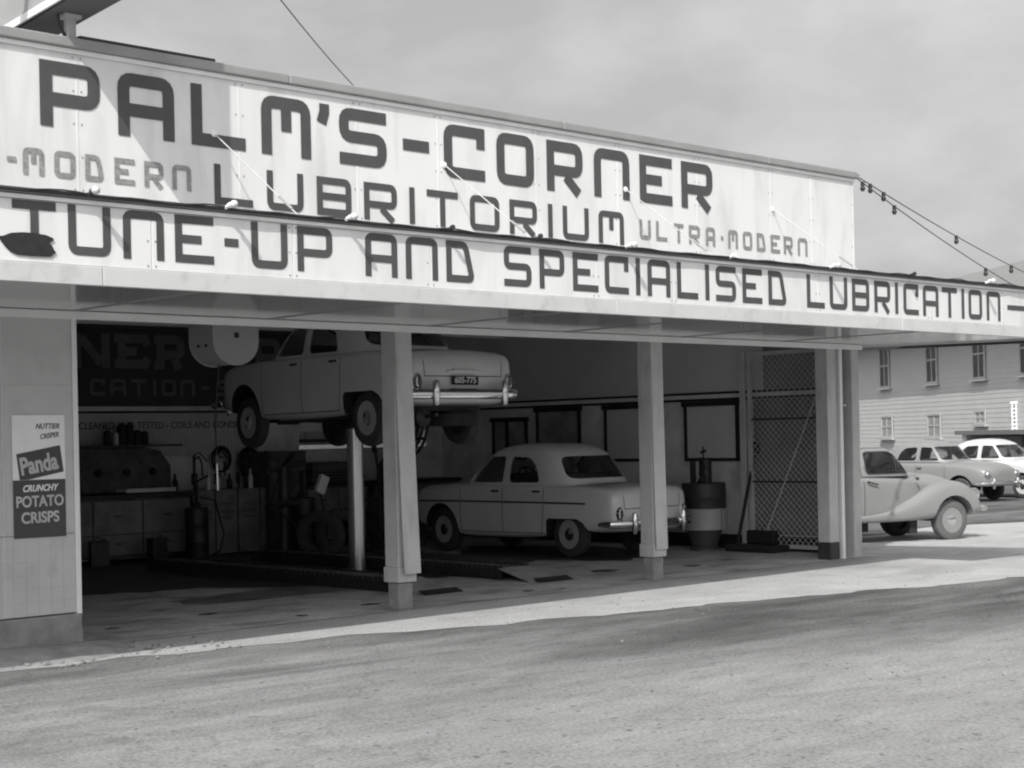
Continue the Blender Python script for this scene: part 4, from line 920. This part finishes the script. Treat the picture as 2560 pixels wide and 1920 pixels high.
# hose reel housing hung under the ceiling, with its hose
o = fixed('hose_reel', (-1.05, 1.2, 3.3), label='pale round-bottomed hose reel housing hanging behind the first opening', cat='hose reel')
x0, x1 = -1.365, -.86; xc = (x0 + x1) / 2; hw = (x1 - x0) / 2
prof_ = [(x1, 3.0)] + [(x1, 2.53)] + [(xc + hw * math.cos(a), 2.53 + .225 * math.sin(a)) for a in [-math.pi * i / 14 for i in range(1, 14)]] + [(x0, 2.53), (x0, 3.0)]
RE = mat('reel_enamel', .34, .4, var=.05)
MB().prism(prof_, 'y', 1.0, 1.03).build('front_cheek', RE, o, bevel=.004); MB().prism(prof_, 'y', 1.38, 1.41).build('rear_cheek', RE, o, bevel=.004)
rim = [(p[0] * .985 + xc * .015, p[1] + .008) for p in prof_]
q = MB(); A = [q.b.verts.new((p[0], 1.031, p[1])) for p in rim]; B = [q.b.verts.new((p[0], 1.379, p[1])) for p in rim]
for i in range(len(rim) - 1): q.b.faces.new((A[i], A[i + 1], B[i + 1], B[i]))
q.build('drum_cover', RE, o, smooth=True)
MB().box(xc - .02, xc + .03, .996, .9995, 2.56, 2.61).build('bolt_hole', BLACK, o)
for y in (1.12, 1.25): MB().rod((x0 - .004, y, 2.49), (x0 + .01, y, 2.49), .016, 8).build('bolt_hole', BLACK, o)
MB().box(xc - .08, xc + .08, 1.15, 1.25, 2.95, 3.335).build('hanger', IRON, o)
hu, hv = -1.22, 1.2
MB().tube([(hu + .05, hv, 2.35), (hu + .02, hv, 2.1), (hu - .01, hv, 1.75), (hu, hv, 1.45)], .009, 6).build('hose', BLACK, o)
MB().rod((hu, hv, 1.47), (hu, hv, 1.40), .022, 10).rod((hu - .02, hv, 1.44), (hu + .07, hv, 1.43), .012).build('trigger', IRON, o)
MB().rod((hu, hv, 1.40), (hu + .003, hv, 1.15), .011, 10).build('nozzle', STEEL, o, smooth=True)

# stacked drum lubricator near the right wall
o = empty('oil_drum_pump', (7.30, 2.45, .009), label='stacked dark drum with a pale band and hand pump on top, by the right wall', cat='drum pump')
MB().lathe([(.20, 0), (.20, .03), (.17, .05), (.24, .27)], (0, 0, 0), 28).build('stand', mat('dull_stand', .09, .5, .2), o, smooth=True)
MB().lathe([(.285, .275), (.295, .285), (.295, .555), (.285, .565)], (0, 0, 0), 32).build('pale_band', mat('pale_band', .42, .5, var=.08), o, smooth=True)
MB().lathe([(.287, .567), (.297, .575), (.297, .70), (.303, .712), (.297, .724), (.297, .90), (.287, .91)], (0, 0, 0), 32).build('drum', IRON, o, smooth=True)
MB().rod((-.02, -.05, .91), (-.02, -.05, 1.22), .085, 18).build('pump_barrel', OILY, o, smooth=True)
MB().rod((.05, .06, .91), (.05, .06, 1.25), .045, 12).rod((-.1, .1, .91), (-.1, .1, 1.2), .04, 12).rod((0, 0, 1.22), (0, 0, 1.40), .01, 8).rod((-.04, 0, 1.32), (.05, 0, 1.34), .02, 8).build('pump_head', BLACK, o, smooth=True)
MB().tube([(-.13 + .055 * math.cos(t), -.09 - .02 * math.sin(t), 1.07 + .07 * math.sin(t)) for t in [2 * math.pi * k / 16 for k in range(17)]], .011, 6).rod((-.2, -.1, .92), (-.1, -.1, 1.0), .04).build('crank_ring', BLACK, o)
MB().box(-.002, .004, -.299, -.294, .29, .55).build('band_seam', BLACK, o)
# leaning jack handle
o = fixed('jack_handle', (7.55, 1.95, .01), label='long dark jack handle leaning against the right wall beside the mesh gate', cat='jack handle')
MB().rod((7.32, 1.92, .05), (7.66, 1.86, 1.28), .022, 8).build('bar', BLACK, o); MB().box(7.63, 7.71, 1.8, 1.9, 1.30, 1.46).build('grip', BLACK, o, bevel=.01)
o = fixed('floor_jack', (7.35, 1.75, .01), label='low black trolley jack lying on the floor before the mesh gate', cat='jack')
MB().box(7.22, 7.62, 1.25, 2.05, .015, .10).build('frame', BLACK, o, bevel=.02); MB().rod((7.30, 1.3, .05), (7.30, 1.36, .05), .05, 12).build('castor', IRON, o); MB().rod((7.52, 1.3, .05), (7.52, 1.36, .05), .05, 12).build('castor', IRON, o)
MB().box(7.5, 7.68, 1.45, 1.9, .1, .28).build('ram', BLACK, o, bevel=.02)

# things behind the saloon's bonnet
o = empty('grease_gun_stand', (4.85, 6.4, .009), label='thin black grease gun stand in front of the rear workbench', cat='stand')
MB().lathe([(.2, 0), (.2, .03), (.05, .05)], (0, 0, 0), 18).rod((0, 0, .04), (0, 0, 1.05), .03, 10).build('post', BLACK, o, smooth=True)
MB().rod((0, 0, 1.05), (-.06, 0, 1.42), .02).rod((-.06, 0, 1.40), (-.10, 0, 1.56), .038, 10).rod((0, 0, 1.2), (.14, 0, 1.40), .015).rod((.13, 0, 1.40), (.17, 0, 1.43), .03, 8).build('gun', BLACK, o)
o = empty('oil_can_drum', (5.45, 6.75, .009), label='short dark round drum on a box just beyond the saloon bonnet', cat='drum')
MB().lathe([(.24, .75), (.25, .77), (.25, 1.24), (.2, 1.27), (.08, 1.30), (.08, 1.34)], (0, 0, 0), 24).build('drum', IRON, o, smooth=True); MB().box(-.3, .3, -.3, .3, 0, .748).build('stand', BENCH, o)
o = fixed('hanging_hoses', (6.7, 8.1, 1.2), label='loops of dark air hose hanging in the far corner under the raised car', cat='hose')
for k in range(5):
    r0 = .28 + .06 * k; MB().tube([(6.55 + r0 * math.cos(t) * .9, 8.05 - .05 * k, 1.92 + r0 * 1.2 * math.sin(t)) for t in [math.pi + math.pi * j / 16 for j in range(17)]], .022, 6).build('hose_loop', IRON if k % 2 else OILY, o, smooth=True)
MB().rod((6.0, 8.1, 1.93), (7.25, 8.1, 1.93), .015).build('rail', IRON, o)

# mesh gate folded back against the right side
o = fixed('mesh_gate', (7.55, 1.3, .05), label='tall wire mesh gate folded open inside the last bay', cat='gate')
GU = 7.60; g0, g1, gz0, gz1 = .42, 1.90, .05, 2.66
q = MB().box(GU - .02, GU + .02, g1 - .05, g1, gz0, gz1).box(GU - .02, GU + .02, g0, g0 + .05, gz0, gz1).box(GU - .02, GU + .02, g0 + .05, g1 - .05, gz0, gz0 + .05).box(GU - .02, GU + .02, g0 + .05, g1 - .05, gz1 - .05, gz1); q.build('frame', mat('galvanised', .55, .5, .0), o)
GM = mat('galvanised', .55, .5, .0)
MB().box(GU - .06, GU - .03, g1 + .02, g1 + .10, gz0, gz1).build('gate_post', GM, o)
for z in (1.76, .93): MB().rod((GU, g0, z), (GU, g1, z), .012, 8).build('cross_rail', IRON, o)
MB().rod((GU - .02, g0 + .1, 2.6), (GU - .02, g1 - .25, .2), .009, 6).build('brace', GM, o)
q = MB(); s_ = .088; H_ = gz1 - gz0; Wd = g1 - g0
def wire(sgn):
    c = -H_ if sgn > 0 else 0
    while c < Wd + (H_ if sgn < 0 else 0):
        pts_ = []
        if sgn > 0: a = max(0, -c); b = min(H_, Wd - c); P = lambda t: (GU, g0 + c + t, gz0 + t)
        else: a = max(0, c - Wd); b = min(H_, c); P = lambda t: (GU + .004, g0 + c - t, gz0 + t)
        if b > a + .02: q.rod(P(a), P(b), .0046, 3)
        c += s_
wire(1); wire(-1); q.build('wire_mesh', mat('mesh_wire', .6, .5, .0), o)['kind'] = 'stuff'

# poster on the pier
o = fixed('poster', (-3.607, -.006, .886), label='potato crisps poster, white above and dark below, on the left pier', cat='poster')
PU0, PU1, PZ0, PZ1 = -3.826, -3.388, .888, 1.833
PD = mat('poster_dark_ink', .06, .5, var=.1, scale=20); PW = mat('poster_paper', .84, .55, var=.05, scale=9); PLt = mat('poster_light_ink', .50, .5)
MB().box(PU0, PU1, -.008, -.002, 1.335, PZ1).build('paper', PW, o); MB().box(PU0 + .003, PU1 - .003, -.008, -.002, PZ0, 1.333).build('paper', PD, o)
MB().prism([(-3.795, 1.535), (-3.770, 1.336), (-3.70, 1.337), (-3.404, 1.392), (-3.432, 1.598)], 'y', -.0105, -.0085).build('name_panel', PD, o)
text('Panda', .185, (-3.612, -.0125, 1.452), (A90, math.radians(-8.5), 0), PLt, o, off=.006, sx=.72)
text('NUTTIER', .058, (-3.535, -.0095, 1.745), (A90, math.radians(0), 0), PD, o, shear=.3, off=.001, sx=.85)
text('CRISPER', .055, (-3.520, -.0095, 1.672), (A90, math.radians(-7), 0), PD, o, shear=.3, off=.001, sx=.8)
text('CRUNCHY', .070, (-3.607, -.0095, 1.268), (A90, math.radians(-1), 0), PW, o, shear=.3, off=.002, sx=.85)
text('POTATO', .118, (-3.607, -.0095, 1.165), (A90, math.radians(-1), 0), PLt, o, off=.003, sx=.84)
text('CRISPS', .118, (-3.607, -.0095, 1.040), (A90, math.radians(-1), 0), PLt, o, off=.003, sx=.90)

# big roof sign seen end-on above the left parapet
o = fixed('roof_sign', (-3.3, .6, 4.8), label='large box sign standing out over the left end of the parapet on posts', cat='roof sign')
def slab(a, b, z0, z1, v0, v1, sk=.10): return [Vector((a + sk * v0, v0, z0)), Vector((b + sk * v0, v0, z0)), Vector((b + sk * v1, v1, z0)), Vector((a + sk * v1, v1, z0)), Vector((a + sk * v0, v0, z1)), Vector((b + sk * v0, v0, z1)), Vector((b + sk * v1, v1, z1)), Vector((a + sk * v1, v1, z1))]
def hexa(P_):
    q = MB(); v = [q.b.verts.new(p) for p in P_]
    for f in ((0, 1, 2, 3), (4, 7, 6, 5), (0, 4, 5, 1), (1, 5, 6, 2), (2, 6, 7, 3), (3, 7, 4, 0)): q.b.faces.new([v[i] for i in f])
    return q
hexa(slab(-3.42, -3.08, 5.0, 7.0, -.78, 3.2)).build('sign_box', mat('sign_box_back', .12, .7), o)
hexa(slab(-3.455, -3.422, 5.04, 7.0, -.78, 3.2)).build('sign_face', mat('sign_face', .33, .5), o)
hexa(slab(-3.475, -3.456, 5.0, 5.06, -.80, 3.2)).build('edge_strip', WHITE2, o)
MB().box(-3.27, -3.20, .02, .09, 4.80, 5.0).build('post', COLM, o, bevel=.005); MB().box(-3.30, -3.16, -.0, .12, 4.97, 4.998).build('bracket', GREYB, o)
MB().tube([(-3.34, .05, 4.99), (-3.335, .05, 4.90), (-3.27, .06, 4.82)], .014, 6).build('stay', IRON, o)
for dx in (0, .085): hexa([Vector(p) for p in ((-3.99 + dx, .20, 4.6), (-3.94 + dx, .20, 4.6), (-3.94 + dx, .25, 4.6), (-3.99 + dx, .25, 4.6), (-3.90 + dx, .2, 5.6), (-3.85 + dx, .2, 5.6), (-3.85 + dx, .25, 5.6), (-3.90 + dx, .25, 5.6))]).build('strut', WHITE, o)
for k in range(6): MB().box(-3.98 + .02 * k, -3.82 + .02 * k, .18, .20, 4.75 + k * .16, 4.79 + k * .16).build('rung', WHITE, o)

# wires overhead
def wirepts(a, b, sag, n=24):
    a, b = Vector(a), Vector(b); return [a.lerp(b, i / n) - Vector((0, 0, sag * 4 * (i / n) * (1 - i / n))) for i in range(n + 1)]
C0 = Vector((-9.41, -11.47, 1.58))
def D(x, y, dist):                                               # a far end fixed by bearing and distance along the view
    dx, dy = x - 1106, y - 946; cr, sr = math.cos(math.atan(.021)), math.sin(math.atan(.021)); a = (dx * cr - dy * sr) / 3444; b = -(dx * sr + dy * cr) / 3444
    return C0 + (F_ + R_ * a + U_ * b) * dist
tag(MB().tube(wirepts(D(560, -60, 13.5), D(800, 222, 22), .05), .0065, 5).build('guy_wire', IRON), 'dark wire sloping down across the sky to the roof', 'wire')
end = D(2420, 668, 40); end2 = D(2420, 716, 40); st0 = Vector((7.42, .05, 4.80))
fl = [(0, 3), (.028, .050, 'a')]
def festoon(a, b, sag, ts, label):
    o = fixed('festoon_lights', tuple(a), label=label, cat='string lights', group='strings of small lights slung from the parapet corner')
    pts = wirepts(a, b, sag, 40); MB().tube(pts, .0075, 5).build('cord', IRON, o)
    for t in ts:
        f = t * 40; i = min(int(f), 39); p = pts[i].lerp(pts[i + 1], f - i); r = .045 + .02 * t
        h = MB().rod(p + Vector((0, 0, .01)), p - Vector((0, 0, r * 1.0)), r * .55, 8).build('lamp_socket', IRON, o); MB().lathe([(r * .5, -r), (r * .8, -r * 1.6), (r * .5, -r * 2.3), (.001, -r * 2.5)], p, 10).build('bulb', mat('dark_bulb', .05, .2), h, smooth=True)
festoon(st0, end, .22, (.035, .062, .24, .42, .60, .78, .9), 'upper string of small dark lights sloping down from the parapet corner')
festoon(st0 - Vector((0, 0, .02)), end2, .30, (.02, .085, .33, .43, .58, .66), 'lower string of small dark lights sloping down from the parapet corner')
# pole that carries their far end, outside the picture
o = fixed('utility_pole', (end.x, end.y, gz(end.x)), label='wooden pole carrying the far end of the light strings', cat='pole')
MB().rod((end.x, end.y, gz(end.x)), (end.x, end.y, end.z + .6), .12, 12, .09).build('pole', WOOD, o); MB().box(end.x - .6, end.x + .6, end.y - .05, end.y + .05, end.z + .1, end.z + .2).build('crossarm', WOOD, o)

# ------------------------------------------------------------------ weatherboard building across the yard
dv = Vector((.59, .8177, 0)).normalized(); nv = Vector((-dv.y, dv.x, 0))           # along the wall (away), and out of it towards us
P0 = D(1911, 920, 86.); P0.z = 0
Z0 = -.6
o = fixed('weatherboard_building', (P0.x, P0.y, Z0), label='long pale two-storey weatherboard building across the yard on the right', cat='building')
def Wp(t, n_, z): return P0 + dv * t + nv * n_ + Vector((0, 0, z))
def wbox(t0, t1, n0, n1, z0, z1): return hexa([Wp(t0, n0, z0), Wp(t1, n0, z0), Wp(t1, n1, z0), Wp(t0, n1, z0), Wp(t0, n0, z1), Wp(t1, n0, z1), Wp(t1, n1, z1), Wp(t0, n1, z1)])
EZ = 6.6
wbox(-45, 30, -12, 0, Z0, EZ).build('wall', SIDING, o)
q = MB(); z = Z0; kk = 0
while z < EZ - .01:                                              # lapped boards, one long strip each
    A = [Wp(-45, .022, z), Wp(30, .022, z), Wp(30, .01, z + .22), Wp(-45, .01, z + .22)]
    q = MB(); q.b.faces.new([q.b.verts.new(p) for p in A]); q.b.faces.new([q.b.verts.new(p) for p in (Wp(-45, .022, z), Wp(-45, .0, z), Wp(30, .0, z), Wp(30, .022, z))]); q.build('weatherboard', SIDING, o); z += .22; kk += 1
# roof with eaves
q = MB(); v = [q.b.verts.new(p) for p in (Wp(-46, 1.25, EZ - .1), Wp(31, 1.25, EZ - .1), Wp(31, -6, EZ + 3.6), Wp(-46, -6, EZ + 3.6), Wp(-46, -13, EZ - .1), Wp(31, -13, EZ - .1))]
q.b.faces.new((v[0], v[1], v[2], v[3])); q.b.faces.new((v[3], v[2], v[5], v[4])); q.b.faces.new((v[0], v[3], v[4])); q.b.faces.new((v[1], v[5], v[2])); q.b.faces.new((v[0], v[4], v[5], v[1])); q.build('roof', ROOFM, o)
wbox(-46, 31, 1.252, 1.30, EZ - .28, EZ - .08).build('gutter', WHITE2, o)
SASH = mat('sash_paint', .42, .5)
def wwin(t, w, z0, z1, mull=True, light=False):
    f = wbox(t - w / 2 - .1, t + w / 2 + .1, .06, .12, z0 - .1, z0).build('window', SASH, o)
    wbox(t - w / 2 - .1, t - w / 2, .06, .12, z0, z1 + .1).build('frame', SASH, f); wbox(t + w / 2, t + w / 2 + .1, .06, .12, z0, z1 + .1).build('frame', SASH, f); wbox(t - w / 2, t + w / 2, .06, .12, z1, z1 + .1).build('frame', SASH, f)
    wbox(t - w / 2, t + w / 2, .058, .075, z0, z1).build('pane', mat('curtained_pane', .3, .3) if light else WPANE, f)
    wbox(t - .04, t + .04, .076, .10, z0, z1).build('sash_bar', SASH, f); wbox(t - w / 2, t - .042, .076, .10, (z0 + z1) / 2 - .04, (z0 + z1) / 2 + .04).build('sash_bar', SASH, f); wbox(t + .042, t + w / 2, .076, .10, (z0 + z1) / 2 - .04, (z0 + z1) / 2 + .04).build('sash_bar', SASH, f)
    wbox(t - w / 2 - .3, t + w / 2 + .2, .06, .24, z0 - .2, z0 - .102).build('sill', SASH, f)
def tof(x, n_=.06):                                                      # distance along the wall whose bearing is x
    lo, hi = -60., 40.
    for _ in range(50):
        m_ = (lo + hi) / 2; p = Wp(m_, n_, 1.6) - C0; xx = 1106 + 3444 * p.dot(R_) / p.dot(F_)
        if xx > x: lo = m_
        else: hi = m_
    return lo
for x in (1914, 2016, 2118, 2222): wwin(tof(x), 1.2, 3.95, 6.1)
for x in (1917, 2019): wwin(tof(x), 1.5, 1.25, 2.25, light=True)
wwin(tof(2119), 1.0, 1.85, 2.3, light=True)
# lean-to porch and trellis in front of it
tp = tof(2078, 2.2); tq = tof(2200, 2.2)
o = fixed('porch', tuple(Wp(tq, 1, Z0)), label='low flat-roofed porch with a dark doorway against the pale building', cat='porch')
wbox(tp - .4, tp, .0, 2.2, Z0, 1.3).build('side_wall', WHITE2, o); wbox(tq - 4, tp - .42, 2.0, 2.1, Z0, .75).build('front_wall', SIDING, o)
wbox(tq - 4, tp + .1, .0, 2.5, 1.3, 1.48).build('roof', mat('porch_roof', .16, .7), o)
wbox(tp - 1.0, tp - .45, 2.02, 2.14, Z0, 1.1).build('doorway', BLACK, o); wbox(tp - 5.8, tp - 2.6, 2.11, 2.16, .80, 1.22).build('window', WPANE, o)

tc0 = D(2186, 924, 70.); tc0.z = 0
LAT = fixed('trellis', (tc0.x, tc0.y, Z0), label='white square lattice screen beside the porch at the right edge', cat='trellis')
def lbox(a0, a1, d0, d1, z0, z1): return hexa([tc0 + R_ * a + F_ * d_ + U_ * z for z in (z0, z1) for a, d_ in ((a0, d0), (a1, d0), (a1, d1), (a0, d1))])
for k in range(13): lbox(k * .17, k * .17 + .06, 0, .03, Z0, 2.62).build('upright_lath', WHITE2, LAT)
for k in range(17): lbox(-.02, 2.12, .031, .06, -.35 + k * .17, -.29 + k * .17).build('cross_lath', WHITE2, LAT)
lbox(-.06, 2.1, -.02, .08, 2.625, 2.72).build('top_rail', WHITE2, LAT)
for i_, (u, v, z, r, h, pal) in enumerate(((2.90, 7.80, .94, .035, .26, 1), (3.25, 7.80, .94, .04, .22, 0), (3.62, 7.82, .94, .035, .28, 1), (2.36, 7.80, .94, .04, .24, 0), (6.05, 7.9, .985, .04, .25, 0), (6.3, 7.95, .985, .035, .28, 1))):
    lb = ['pale oil bottle on the oil cabinet nearest the left workbench', 'dark oil bottle on the second oil cabinet', 'pale oil bottle on the third oil cabinet', 'dark oil bottle at the right end of the left workbench', 'dark bottle on the rear bench right of the lift post', 'pale bottle on the rear bench beside a dark one'][i_]
    tag(MB().lathe([(r, 0), (r, h * .55), (r * .45, h * .75), (r * .4, h), (.001, h)], (0, 0, 0), 14).build('oil_bottle', LOWW if pal else BLACK, smooth=True, loc=(u, v, z)), lb, 'bottle', 'oil bottles on the back benches')

for i_, (u, v, h, r) in enumerate(((3.85, 6.9, .78, .19), (4.55, 6.6, .62, .17), (2.35, 7.25, .70, .16))):
    o = empty('grease_drum', (u, v, .013), label=['tall dark grease drum with pump between the tyre stand and the cupboard', 'lower dark grease drum with pump nearest the lift post', 'slim dark grease drum with pump in front of the left workbench'][i_], cat='grease drum', group='grease drums before the back benches')
    MB().lathe([(r, 0), (r, h * .33), (r * 1.03, h * .35), (r, h * .37), (r, h * .68), (r * 1.03, h * .70), (r, h * .72), (r, h), (r * .9, h + .01)], (0, 0, 0), 24).build('drum', OILY, o, smooth=True)
    MB().rod((0, 0, h), (0, 0, h + .38), .028, 10).rod((0, 0, h + .36), (.16, -.05, h + .44), .014, 8).lathe([(.06, h + .01), (.06, h + .07), (.02, h + .09)], (0, 0, 0), 14).build('pump', BLACK, o, smooth=True)
    MB().tube([(.03, -.03, h + .15), (.22, -.12, h + .1), (.3, -.2, h * .5), (.2, -.26, .12), (-.05, -.28, .03), (-.25, -.2, .02)], .014, 6).build('hose', BLACK, o, smooth=True)
for i_, (u, z, rr) in enumerate(((3.45, 1.36, .16), (3.92, 1.30, .19))):
    o = fixed('hose_coil', (u, 8.3, z), label=['small dark hose coil hung on the wall above the oil cabinets', 'larger dark hose coil hung on the wall beside the tall cupboard'][i_], cat='hose', group='hose coils on the back wall')
    for k in range(3): MB().tube([(u + (rr - .025 * k) * math.cos(t), 8.30 - .02 * k, z + (rr - .02 * k) * math.sin(t) * 1.15) for t in [2 * math.pi * j / 20 for j in range(21)]], .014, 6).build('hose_loop', BLACK, o, smooth=True)
    MB().rod((u, 8.36, z + rr), (u, 8.24, z + rr), .015).build('hook', IRON, o)
for i_, (u, v, rz_) in enumerate(((.9, 7.3, -.3), (1.75, 7.28, .1))):
    o = empty('oil_tin', (u, v, .013), rz_, label=['square oil tin on the floor before the left workbench, farther left of two', 'square oil tin on the floor before the right end of the left workbench'][i_], cat='oil tin')
    MB().box(-.12, .12, -.08, .08, 0, .34).build('tin', OILY, o, bevel=.012); MB().rod((.07, 0, .34), (.07, 0, .37), .02).build('cap', IRON, o); MB().tube([(-.08, 0, .34), (-.06, 0, .38), (.02, 0, .38), (.03, 0, .34)], .006).build('handle', IRON, o)
